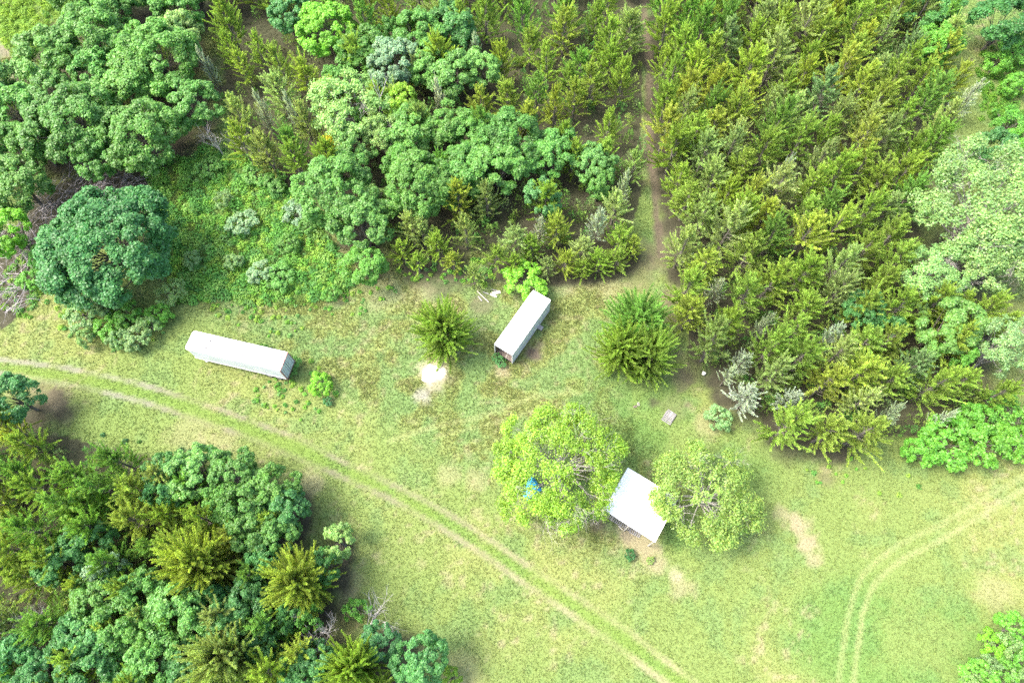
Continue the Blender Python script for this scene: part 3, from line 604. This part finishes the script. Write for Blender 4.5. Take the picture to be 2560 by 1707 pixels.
# grass: blades in tufts
rng = np.random.default_rng(77)
P = np.column_stack([rng.uniform(-86, 84, 620000), rng.uniform(-8, 98, 620000)])
pix = project(np.column_stack([P, np.zeros(len(P))])); P = P[(pix[:, 0] > -60) & (pix[:, 0] < 2620) & (pix[:, 1] > -60) & (pix[:, 1] < 1770)]
c, h, gd, z, rough = ground_eval(P); keep = rng.random(len(P)) < gd*(.75+.25*rough); P, c, h, z, rough = P[keep], c[keep], h[keep], z[keep], rough[keep]
n = len(P); print('tufts', n)
V = []; C = []
for b in range(3):
    th = rng.random(n)*6.283; lean = rng.uniform(.3, 1.1, n); L = h*rng.uniform(.7, 1.5, n); wd = rng.uniform(.02, .045, n)+h*.06
    base = np.column_stack([P+rng.normal(0, .05, (n, 2)), z-.01]); s = np.column_stack([-np.sin(th), np.cos(th), np.zeros(n)])
    tip = base+np.column_stack([np.cos(th)*lean*L, np.sin(th)*lean*L, L*.8])
    V.append(np.stack([base-s*wd[:, None], base+s*wd[:, None], tip], 1))
    cc = c*rng.uniform(.72, 1.4, (n, 1))*np.column_stack([rng.uniform(.9, 1.15, n), np.ones(n), rng.uniform(.8, 1.2, n)]); C.append(np.repeat(cc[:, None], 3, 1))
V = np.concatenate(V).reshape(-1, 3); C = np.concatenate(C).reshape(-1, 3)
grass = bpy.data.objects.new('grass', fast_mesh('grass', V, 3, C, M_GRASS)); COL.objects.link(grass)
grass['kind'] = 'stuff'; grass['label'] = 'green and straw-coloured meadow grass covering the open ground'; grass['category'] = 'grass'

# weeds: leafy clumps in the clearing and scattered in the rough grass
W = []
def scatter(poly, m, rlo, rhi, cols):
    xs = [p[0] for p in poly]; ys = [p[1] for p in poly]
    q = np.column_stack([rng.uniform(min(xs), max(xs), m), rng.uniform(min(ys), max(ys), m)]); q = q[in_poly(q, poly)]
    for x, y in q:
        g = at(x, y); W.append((g[0], g[1], rng.uniform(rlo, rhi), cols[rng.integers(len(cols))]))
BRC = [(.155, .33, .044), (.125, .31, .044), (.20, .35, .05), (.09, .25, .048), (.22, .36, .055), (.15, .31, .085)]
scatter(BRUSHY, 1700, .25, .7, BRC); scatter(BRUSHY, 260, .6, 1.25, [(.10, .27, .05), (.13, .30, .05), (.18, .33, .07), (.08, .22, .05)])
scatter([(440, 740), (880, 690), (1000, 720), (960, 780), (820, 800), (700, 850), (560, 800)], 220, .15, .4, BRC)
scatter([(60, 690), (160, 640), (250, 760), (420, 790), (440, 830), (300, 880), (60, 800)], 160, .2, .5, BRC)
scatter([(640, 890), (800, 900), (860, 980), (760, 1060), (620, 1000)], 110, .15, .38, BRC)
scatter([(0, 0), (140, 0), (110, 90), (60, 170), (0, 90)], 260, .3, .7, [(.20, .33, .03), (.17, .30, .04)])
scatter([(2440, 130), (2560, 90), (2560, 330), (2450, 300)], 220, .3, .7, [(.12, .26, .025), (.09, .22, .03)])
scatter([(0, 600), (110, 600), (160, 690), (60, 800), (0, 760)], 120, .25, .6, BRC)
scatter([(200, 1080), (420, 1095), (640, 1150), (760, 1240), (720, 1270), (560, 1165), (300, 1110)], 160, .2, .5, [(.07, .17, .035), (.05, .14, .05)])
scatter([(960, 640), (1250, 650), (1280, 720), (1000, 700)], 90, .2, .5, BRC)
scatter([(2000, 1120), (2300, 1130), (2300, 1260), (2000, 1200)], 26, .15, .35, BRC)
V = []; C = []
for x, y, r, col in W:
    m = int(26+r*r*90+r*30); dd = unit(rng.normal(0, 1, (m, 3))*np.array([1, 1, .8])+np.array([0, 0, .35])); dd[:, 2] = np.abs(dd[:, 2])
    pos = dd*(r*rng.uniform(.5, 1.05, m))[:, None]*np.array([1, 1, 1.15])+np.array([x, y, .02])
    Nn = unit(dd*.6+np.array([0, 0, .6])+rng.normal(0, .4, (m, 3))); Dn = rng.normal(0, 1, (m, 3)); Dn = unit(Dn-Nn*np.sum(Dn*Nn, 1, keepdims=True))
    L = rng.uniform(.16, .32, m)*(.7+r*.5); V.append(diamonds(pos-Dn*L[:, None]/2, Dn, L, L*rng.uniform(.45, .75, m), Nn))
    k = rng.uniform(.85, 1.15)*rng.uniform(.75, 1.25, (m, 1)); C.append(np.repeat((np.array(col)*k)[:, None], 4, 1))
weeds = bpy.data.objects.new('weeds', fast_mesh('weeds', np.concatenate(V).reshape(-1, 3), 4, np.concatenate(C).reshape(-1, 3), M_GRASS)); COL.objects.link(weeds)
weeds['kind'] = 'stuff'; weeds['label'] = 'bright leafy weeds filling the clearing and dotting the rough grass'; weeds['category'] = 'weeds'
print('weed clumps', len(W))

# undergrowth: saplings and brush that fill the woods between the trees
V = []; C = []; UG = [(.19, .31, .06), (.14, .28, .055), (.24, .33, .075), (.10, .25, .055), (.21, .30, .11)]
for poly, m in zip(FLOOR, (900, 620, 620, 200)):
    xs = [p[0] for p in poly]; ys = [p[1] for p in poly]
    q = np.column_stack([rng.uniform(min(xs), max(xs), m*2), rng.uniform(min(ys), max(ys), m*2)]); q = q[in_poly(q, poly)][:m]
    g = np.array([at(x, y)[:2] for x, y in q]); g = g[line_dist(g, LANE) > 1.3]
    for x, y in g:
        h = rng.uniform(1.2, 3.6); k = 75; t = rng.random(k)**.7; th = rng.random(k)*6.283; rr = (1.05-t)*h*.36*rng.uniform(.3, 1, k)
        o = np.column_stack([np.cos(th), np.sin(th), np.zeros(k)]); pos = np.array([x, y, 0])+o*rr[:, None]+np.column_stack([np.zeros(k), np.zeros(k), t*h])
        D = unit(o*.8+np.array([0, 0, .7])+rng.normal(0, .3, (k, 3))); L = rng.uniform(.22, .5, k)
        V.append(diamonds(pos, D, L, L*rng.uniform(.2, .42, k), unit(o+np.array([0, 0, .9])+rng.normal(0, .4, (k, 3)))))
        C.append(np.repeat((np.array(UG[rng.integers(5)])*rng.uniform(.75, 1.25, (k, 1)))[:, None], 4, 1))
ug = bpy.data.objects.new('undergrowth', fast_mesh('undergrowth', np.concatenate(V).reshape(-1, 3), 4, np.concatenate(C).reshape(-1, 3), M_GRASS)); COL.objects.link(ug)
ug['kind'] = 'stuff'; ug['label'] = 'tangled green undergrowth filling the woods between the trees'; ug['category'] = 'undergrowth'

# ------------------------------------------------------------------ brush pile
rng = np.random.default_rng(301)
bpile = thing('brush_pile', 'sprawling heap of grey cut branches curving round the large oak', 'brush pile', tuple(at(200, 500)))
o0 = at(200, 500); xs = [p[0] for p in PILE]; ys = [p[1] for p in PILE]; tw = MB(); nb = 0
while nb < 430:
    x, y = rng.uniform(min(xs), max(xs)), rng.uniform(min(ys), max(ys))
    if not in_poly(np.array([[x, y]]), PILE)[0]: continue
    p = at(x, y)-o0; p[2] = rng.uniform(.05, 1.2); az = rng.normal(1.0, .9) if rng.random() < .6 else rng.random()*6.28
    dr = (math.cos(az), math.sin(az), rng.normal(.12, .22)); big = nb < 60
    pts, rad = limb(rng, p, dr, rng.uniform(2.2, 4.6) if big else rng.uniform(1.2, 3.0), .07 if big else rng.uniform(.02, .042), .016 if big else .009, 5, .10, -.02)
    pts[:, 2] = np.maximum(pts[:, 2], .03)
    if big:
        m = MB(); m.tube(pts, rad, 5)
        for j in range(4): q, r2 = limb(rng, pts[1+j], unit(pts[2 if j < 3 else 5]-pts[1])+rng.normal(0, .5, 3), rng.uniform(.8, 1.8), .022, .006, 4, .15); m.tube(q, r2, 3, False)
        m.build('branch', M_BRUSH, bpile)
    else:
        tw.tube(pts, rad, 3, False)
        for j in range(5): q, r2 = limb(rng, pts[rng.integers(5)], unit(pts[-1]-pts[0])+rng.normal(0, .55, 3), rng.uniform(.5, 1.4), .013, .005, 3, .2); tw.tube(q, r2, 3, False)
    nb += 1
t2 = tw.build('twigs', M_BRUSH, bpile); t2['kind'] = 'stuff'

# ------------------------------------------------------------------ trailers
M_WHITE = worn('white_panel', (.66, .66, .65), (.55, .56, .55), 1.2, .45, (1, 1, 1), 0, .4, .3, .8)
M_SIDE = worn('weathered_side', (.66, .70, .715), (.52, .565, .58), .9, .4, (.6, 1, 1.6), 0, .5, .4, .7)
M_ROOF = worn('white_roof', (.82, .82, .81), (.76, .76, .75), .7, .5)
M_RUST = worn('rusty_frame', (.20, .075, .06), (.30, .22, .205), 5, .7, lo=.4, hi=.6)
M_DOOR = worn('grey_door', (.50, .55, .56), (.40, .44, .45), 1.5, .45)
M_DARK = mat('dark_gap', (.03, .03, .032), .8, .2)
M_TYRE = mat('tyre_rubber', (.025, .025, .026), .85, .2); M_STEEL = worn('dull_steel', (.28, .28, .28), (.40, .36, .33), 6, .5)
M_PATCH = worn('roof_patch', (.07, .072, .075), (.11, .11, .11), 12, .8)
M_PLANK = worn('trailer_floor', (.17, .13, .11), (.27, .22, .19), 4, .85, (.15, 3, 1), .3)
M_PLY = worn('plywood_lining', (.20, .15, .115), (.30, .235, .18), 3, .8, (1, 1, .3))
M_GREYWOOD = worn('weathered_wood', (.17, .163, .16), (.29, .28, .275), 5, .9, (.2, 3, 1), .4)
M_PALEWOOD = worn('pale_wood', (.38, .345, .30), (.50, .47, .42), 4, .85, (.2, 3, 1), .3)

def rounded_rect(L, Wd, r, n=5, back=True):
    pts = []
    for cx, cy, a0, rr in ((L/2, Wd/2, 0, .03), (-L/2, Wd/2, 90, r), (-L/2, -Wd/2, 180, r), (L/2, -Wd/2, 270, .03)):
        for i in range(n+1):
            a = math.radians(a0+90*i/n); pts.append((cx-math.copysign(rr, cx)+rr*math.cos(a), cy-math.copysign(rr, cy)+rr*math.sin(a)))
    return pts
def prism(mb, pts, z0, z1):
    n = len(pts); V = [(x, y, z0) for x, y in pts]+[(x, y, z1) for x, y in pts]
    mb.add(V, [tuple(range(n))[::-1], tuple(range(n, 2*n))]+[(i, (i+1) % n, n+(i+1) % n, n+i) for i in range(n)])
def wheel(parent, c, r=.5, w=.26):
    x, y, z = c; m = MB(); m.tube([(x, y-w/2, z), (x, y-w/2+.03, z), (x, y+w/2-.03, z), (x, y+w/2, z)], [r*.9, r, r, r*.9], 20); t = m.build('wheel', M_TYRE, parent, True)
    m = MB(); m.tube([(x, y-w/2-.004, z), (x, y+w/2+.004, z)], [r*.55, r*.55], 16); m.build('rim', M_STEEL, t)

# long closed trailer on its wheels: +X is its door end
q = [at(*p, 3.9) for p in ((485.8, 827.6), (461.3, 871.2), (698.9, 927), (716.2, 879.6))]
cen = sum(q)/4; ax = (q[2]+q[3]-q[0]-q[1])/2; LA = 12.1; WA = 2.46; rzA = math.atan2(ax[1], ax[0])
tA = thing('semi_trailer', 'long white closed trailer with grey double doors and patched roof', 'trailer', (cen[0], cen[1], 0), rzA)
zb, zt = 1.12, 3.9
m = MB(); prism(m, rounded_rect(LA-.06, WA-.10, .30), zb+.10, zt-.10); m.build('body', M_SIDE, tA)
m = MB(); prism(m, rounded_rect(LA-.10, WA, .32), zt-.05, zt+.0); V = m.V[-1]; m.build('roof', M_ROOF, tA)
m = MB(); prism(m, rounded_rect(LA-.02, WA+.03, .33), zt-.17, zt-.055); m.build('top_rail', M_WHITE, tA)
m = MB(); prism(m, rounded_rect(LA-.02, WA+.02, .31), zb-.02, zb+.12); m.build('bottom_rail', M_WHITE, tA)
for s in (-1, 1):                                        # side panels with their seams
    for i in range(10):
        m = MB(); x0 = -LA/2+.42+i*1.155; m.box((x0+.57, s*(WA/2-.035), (zb+zt)/2-.03), (1.135, .03, zt-zb-.33)); m.build('side_panel', M_SIDE, tA)
m = MB()
for s in (-1, 1): m.box((LA/2-.02, s*(WA/2-.05), (zb+zt)/2), (.12, .13, zt-zb+.02))
m.box((LA/2-.02, 0, zt-.045), (.13, WA+.04, .12)); m.box((LA/2-.02, 0, zb+.04), (.14, WA, .16)); m.build('rear_frame', M_RUST, tA)
for s in (-1, 1):
    dr = MB(); dr.box((LA/2+.01, s*.575, (zb+zt)/2+.03), (.06, 1.08, zt-zb-.30)); do = dr.build('door', M_DOOR, tA)
    r_ = MB(); r_.tube([(LA/2+.065, s*.28, zb+.2), (LA/2+.065, s*.28, zt-.2)], .02, 6); r_.build('lock_rod', M_STEEL, do)
    r_ = MB(); r_.tube([(LA/2+.065, s*.85, zb+.2), (LA/2+.065, s*.85, zt-.2)], .018, 6); r_.build('lock_rod', M_STEEL, do)
    for k in range(4): r_ = MB(); r_.box((LA/2+.05, s*1.09, zb+.4+k*.66), (.05, .14, .07)); r_.build('hinge', M_STEEL, do)
m = MB(); m.box((LA/2+.02, 0, (zb+zt)/2+.03), (.05, .055, zt-zb-.3)); m.build('door_seal', M_DARK, tA)
for x, y in ((-3.4, .45), (-3.55, -.55), (1.0, -.42)):
    m = MB(); prism(m, [(x+.16*math.cos(a)*(1+.25*math.sin(3*a)), y+.13*math.sin(a)) for a in np.linspace(0, 6.28, 14)[:-1]], zt+.001, zt+.014); m.build('roof_patch', M_PATCH, tA)
m = MB(); m.box((LA/2-.55, .75, zt+.004), (.14, .9, .008), .15); m.build('roof_scuff', M_PATCH, tA)
m = MB()
for s in (-1, 1): m.box((LA/2-2.2, s*.45, .92), (4.2, .12, .32))
m.box((LA/2-.1, 0, .55), (.1, 2.2, .1)); m.box((LA/2-.1, .7, .8), (.08, .08, .5)); m.box((LA/2-.1, -.7, .8), (.08, .08, .5)); m.build('rear_underframe', M_DARK, tA)
for x in (LA/2-1.3, LA/2-2.55):
    for s in (-1, 1):
        wheel(tA, (x, s*1.02, .48)); wheel(tA, (x, s*.72, .48))
for s in (-1, 1):
    m = MB(); m.box((-LA/2+2.4, s*.8, .62), (.14, .14, 1.1)); m.box((-LA/2+2.4, s*.8, .04), (.3, .3, .06)); m.build('landing_leg', M_WHITE, tA)
m = MB(); m.box((-LA/2+1.6, -1.27, 1.0), (.3, .16, .22)); m.build('side_bracket', M_WHITE, tA)

# short trailer box sitting on the ground, open at one end (+X is its open end)
q = [at(*p, 2.85) for p in ((1333.2, 724.5), (1377.6, 749.8), (1281.9, 887.5), (1234, 861.5))]
cen = sum(q)/4; ax = (q[2]+q[3]-q[0]-q[1])/2; LB = 8.75; WB = 2.6; rzB = math.atan2(ax[1], ax[0])
tB = thing('box_trailer', 'short white trailer box on the ground with its end open', 'trailer', (cen[0], cen[1], 0), rzB)
zb, zt = .16, 2.85
for s in (-1, 1):
    for i in range(7):
        m = MB(); x0 = -LB/2+.05+i*1.236; m.box((x0+.618, s*(WB/2-.03), (zb+zt)/2-.02), (1.226, .04, zt-zb-.08)); m.build('side_panel', M_SIDE, tB)
m = MB(); m.box((-LB/2+.03, 0, (zb+zt)/2), (.06, WB-.1, zt-zb-.06)); m.build('front_wall', M_SIDE, tB)
m = MB(); prism(m, rounded_rect(LB, WB, .12), zt-.04, zt+.01); m.build('roof', M_ROOF, tB)
m = MB()
for s in (-1, 1): m.box((0, s*(WB/2-.005), zt-.09), (LB-.3, .05, .09))
m.build('top_rail', M_STEEL, tB)
m = MB()
for s in (-1, 1): m.box((0, s*(WB/2-.004), zb-.02), (LB-.2, .05, .16))
m.build('bottom_rail', M_STEEL, tB)
m = MB()
for s in (-1, 1): m.box((LB/2-.02, s*(WB/2-.04), (zb+zt)/2), (.10, .09, zt-zb))
m.box((LB/2-.02, 0, zt-.055), (.11, WB+.01, .13)); m.build('rear_frame', M_WHITE, tB)
m = MB(); m.box((LB/2-.16, 0, zt+.013), (.05, WB-.1, .012)); m.build('roof_strip', M_RUST, tB)
m = MB()
for s in (-1, 1): m.box((0, s*(WB/2-.075), 1.35), (LB-.3, .02, 2.2))
m.box((-LB/2+.09, 0, 1.35), (.02, WB-.2, 2.2)); m.build('lining', M_PLY, tB)
for i in range(11): m = MB(); m.box((-.02, -1.1+i*.22, .2), (LB-.2, .205, .05+.006*(i % 3))); m.build('floor_plank', M_PLANK, tB)
m = MB(); m.box((0, 0, .08), (LB-.1, WB-.25, .16)); m.build('floor_frame', M_DARK, tB)
R_ = Matrix.Rotation(rzB, 3, 'Z')
w = Vector((LB/2-.75, .1, 0)); w = R_@w
m = MB(); m.box((0, 0, .25), (1.5, .09, .04)); tag(m.build('loose_board', M_PALEWOOD), 'pale thin board lying on the floor of the open trailer', 'board').matrix_world = Matrix.Translation((cen[0]+w.x, cen[1]+w.y, 0))@Matrix.Rotation(rzB+.12, 4, 'Z')
g = at(1352, 821); st = thing('wooden_step', 'small grey wooden step beside the closed side of short trailer', 'step', (g[0]-.1, g[1], 0), rzB)
m = MB(); m.box((0, 0, .34), (.55, .75, .05)); m.build('tread', M_GREYWOOD, st)
for s in (-1, 1): m = MB(); m.box((s*.2, 0, .155), (.05, .7, .32)); m.build('leg', M_GREYWOOD, st)

# ------------------------------------------------------------------ open shed
ZF, ZR = 4.0, 3.3                                        # eave heights, open front and rear
q = [at(1504, 1274, ZF), at(1638, 1355, ZF), at(1698, 1248, ZR), at(1571, 1166, ZR)]
cen = sum(q)/4; cen[2] = 0; ux = unit((q[1]+q[2]-q[0]-q[3])[:2]); rz = math.atan2(ux[1], ux[0]); WS = 6.25; DS = 5.6
sh = thing('open_shed', 'open-sided shed with plain white metal roof on posts', 'shed', tuple(cen), rz)
sl = (ZR-ZF)/DS
def roofz(y): return ZF+(y+DS/2)*sl
for i in range(7):                                       # roof sheets
    w_ = WS/7; x0 = -WS/2+i*w_; m = MB(); V = []
    for y in (-DS/2, DS/2):
        for k in range(7):
            for dz in (0, .018): V.append((x0+k*w_/6*1.004, y, roofz(y)+(.022 if k % 3 == 0 else 0)+dz+.002*(i % 2)))
    F = []
    for k in range(6):
        a = 2*k; F += [(a+1, a+3, 14+a+3, 14+a+1), (a, 14+a, 14+a+2, a+2), (a, a+2, a+3, a+1), (14+a, 14+a+1, 14+a+3, 14+a+2)]
    F += [(0, 1, 15, 14), (12, 26, 27, 13)]
    m.add(V, F); m.build('roof_sheet', M_ROOF, sh)
for x in (-WS/2+.12, 0, WS/2-.12):
    for y in (-DS/2+.10, DS/2-.25):
        m = MB(); m.box((x, y, (roofz(y)-.2)/2-.1), (.11, .11, roofz(y)-.2+.2)); m.build('post', M_PALEWOOD, sh)
for y in (-DS/2+.10, DS/2-.25): m = MB(); m.box((0, y, roofz(y)-.12), (WS-.1, .07, .18)); m.build('beam', M_GREYWOOD, sh)
for i in range(8):
    x = -WS/2+.1+i*(WS-.2)/7; m = MB(); a = math.atan2(ZR-ZF, DS); R3 = Matrix.Rotation(a, 3, 'X')
    m.box((x, 0, roofz(0)-.065), (.05, DS-.1, .1), R=np.array(R3)); m.build('rafter', M_GREYWOOD, sh)
def pallet(label, loc, rz, group=None, slats=7, z=0.0, sx=1.2, sy=1.05, board=True):
    t = thing('pallet', label, 'pallet', (loc[0], loc[1], z), rz, group); rg = np.random.default_rng(int(abs(loc[0]*100)))
    for i in range(3): m = MB(); m.box((0, -sy/2+.05+i*(sy-.1)/2, .065), (sx, .05, .10)); m.build('runner', M_GREYWOOD, t)
    for i in range(slats): m = MB(); m.box((-sx/2+.06+i*(sx-.12)/(slats-1), rg.normal(0, .008), .127), (.095, sy, .022), rg.normal(0, .012)); m.build('slat', M_GREYWOOD, t)
    for i in range(3): m = MB(); m.box((-sx/2+.06+i*(sx-.12)/2, 0, .011), (.095, sy, .020)); m.build('bottom_slat', M_GREYWOOD, t)
    return t
Rs = Matrix.Rotation(rz, 3, 'Z')
for i in range(4):
    w = Rs@Vector((-2.3+i*1.15, -DS/2+.85-.05*(i % 2), 0)); pallet('grey weathered pallet lying in a row under the shed eave', (cen[0]+w.x, cen[1]+w.y), rz+.04*(i-1), 'pallets under the shed eave', 6)
# loose pale plank on the grass by the shed
g = at(1551, 1319); m = MB(); m.box((0, 0, .03), (.6, .1, .03)); tag(m.build('short_plank', M_PALEWOOD), 'short pale plank lying in grass by the shed front', 'plank').matrix_world = Matrix.Translation((g[0], g[1], .03))@Matrix.Rotation(-.85, 4, 'Z')

# ------------------------------------------------------------------ small things
a_, b_ = at(1654, 1046), at(1667, 1024); rzp = math.atan2(*(b_-a_)[[1, 0]])
g = at(1672, 1043); pallet('lower grey pallet of the stack near the lone cedars', (g[0]-.08, g[1]-.1), rzp, None, 7, 0, 1.3, 1.25)
pallet('upper grey pallet with a board across it near the lone cedars', (g[0]+.08, g[1]+.12), rzp-.05, None, 7, .142, 1.2, 1.15)
m = MB(); m.box((0, 0, .02), (.62, .12, .03)); tag(m.build('short_plank', M_PALEWOOD), 'short whitish board lying across the upper pallet', 'plank').matrix_world = Matrix.Translation((g[0]+.25, g[1]+.3, .285))@Matrix.Rotation(rzp+.0, 4, 'Z')

M_BLOCK = worn('concrete', (.42, .40, .36), (.52, .49, .45), 14, .95, bump=.4)
def block(name, label, px, py, rz, m_, tilt=0.0):
    g = at(px, py); mb = MB(); a, b, h = .20, .105, .19
    mb.box((0, b-.015, h/2), (2*a, .03, h)); mb.box((0, -b+.015, h/2), (2*a, .03, h))
    for x in (-a+.02, 0, a-.02): mb.box((x, 0, h/2+.001), (.04, 2*b-.06, h-.002))
    o = mb.build(name, m_); tag(o, label, 'block'); o.location = (g[0], g[1], 0); o.rotation_euler = (tilt, 0, rz); return o
block('concrete_block', 'pale concrete block with two holes on grass by lone cedar', 1595.5, 1011, 1.68, M_BLOCK)
block('concrete_block', 'dull brown block half sunk beside the pale concrete block', 1587, 1016, .3, worn('old_block', (.22, .17, .15), (.34, .28, .25), 10, .95), .25)

# sand pile
M_SAND = worn('sand', (.52, .45, .345), (.62, .565, .465), 5, .95, bump=.5)
g = at(1084, 932); rng = np.random.default_rng(9); nr, nt = 16, 56; V = [(0, 0, .38)]; F = []
for i in range(1, nr+1):
    for j in range(nt):
        a = 6.2832*j/nt; R0 = 1.42*(1+.13*math.sin(2*a+.6)+.10*math.sin(3*a+2.0)+.06*math.sin(7*a)-.22*math.exp(-((a-1.35)/.35)**2)); f = i/nr
        V.append((R0*f*math.cos(a), R0*f*.92*math.sin(a), .40*(1-f*f)**1.3-.02*(i == nr)*3+rng.normal(0, .012)+.04*math.sin(5*f*math.cos(a)*3)*(1-f)))
F = [(0, 1+j, 1+(j+1) % nt) for j in range(nt)]+[(1+(i-1)*nt+j, 1+i*nt+j, 1+i*nt+(j+1) % nt, 1+(i-1)*nt+(j+1) % nt) for i in range(1, nr) for j in range(nt)]
m = MB(); m.add(V, F); o = tag(m.build('sand_pile', M_SAND, None, True), 'pale sand pile at the foot of the dome-shaped cedar', 'sand pile'); o.location = (g[0], g[1], .02)

# boards beside the short trailer
for i, (x0, y0, x1, y1, wd, z, mt, lab) in enumerate(((1231, 734, 1250, 731, .42, .10, M_PALEWOOD, 'wide whitish board lying by bushes near the short trailer'), (1226, 736, 1241, 742, .30, .05, M_PALEWOOD, 'pale board overlapping the wide whitish board near bushes'),
        (1208, 731, 1221, 735, .12, .06, M_GREYWOOD, 'narrow grey board half hidden under small cedar'), (1193, 729, 1221, 755, .09, .06, M_PALEWOOD, 'long thin pale pole lying below the small cedar'),
        (1196, 742, 1204, 752, .16, .04, M_GREYWOOD, 'stubby grey board next to the long thin pole'), (1229, 725, 1243, 728, .10, .16, M_GREYWOOD, 'thin grey slat above the wide whitish board'))):
    p, q = at(x0, y0), at(x1, y1); dv = q-p; m = MB(); m.box((0, 0, .02), (np.linalg.norm(dv)+.1, wd, .035)); o = tag(m.build('board', mt), lab, 'board')
    o.location = (*((p+q)/2)[:2], z); o.rotation_euler = (0, .02, math.atan2(dv[1], dv[0]))

# blue tarp under the wide tree
M_TARP = worn('blue_tarp', (.03, .30, .62), (.05, .42, .75), 3, .4, spec=.5)
g = at(1325, 1217, .8); m = MB(); rng = np.random.default_rng(4); k = 14
V = [(1.1*(i/k*2-1), .95*(j/k*2-1), max(.02, .85*(1-max(abs(i/k*2-1), abs(j/k*2-1))**4)+rng.normal(0, .03)+.08*math.sin(i*1.1)*math.cos(j*.9))) for j in range(k+1) for i in range(k+1)]
m.add(V, [(j*(k+1)+i, j*(k+1)+i+1, (j+1)*(k+1)+i+1, (j+1)*(k+1)+i) for j in range(k) for i in range(k)])
o = tag(m.build('blue_tarp', M_TARP, None, True), 'blue tarp covering something under the wide yellow-green tree', 'tarp'); o.location = (g[0], g[1], 0); o.rotation_euler = (0, 0, .6)

# pale green pipe and unidentified white junk, shaped as a pail, by the cedars
m = MB(); pp = [at(1711, 648, .5), at(1714, 643, .9), at(1718, 640, 1.1), at(1726, 636, 1.4), at(1734, 632, 1.6)]; g = at(1711, 648, .5)
m.tube(np.array(pp)-np.array([g[0], g[1], 0]), .06, 8); m.tube([np.array([0, 0, .5])-np.array([.02, .05, .0]), np.array([-.1, -.1, -.05])], .05, 8)
o = tag(m.build('bent_pipe', mat('pale_green_plastic', (.50, .66, .55), .5)), 'bent pale green pipe sticking out of the cedars by the lane', 'pipe'); o.location = (g[0], g[1], 0)
g = at(1756, 938); m = MB(); th = np.linspace(0, 6.283, 13)[:-1]
for i, (r, z) in enumerate(((.20, 0), (.24, .38))): pass
V = [(r*math.cos(a), r*math.sin(a), z) for r, z in ((.20, 0), (.245, .40), (.225, .40), (.185, .03)) for a in th]; nt = 12
m.add(V, [(l*nt+j, l*nt+(j+1) % nt, (l+1)*nt+(j+1) % nt, (l+1)*nt+j) for l in range(3) for j in range(nt)]+[tuple(range(36, 48)), tuple(range(12))[::-1]])
o = tag(m.build('white_item', mat('white_plastic', (.80, .76, .74), .5), None, True), 'small white discarded bucket at the edge of the cedars', 'item'); o.location = (g[0], g[1], .2); o.rotation_euler = (1.0, .3, 2.3)
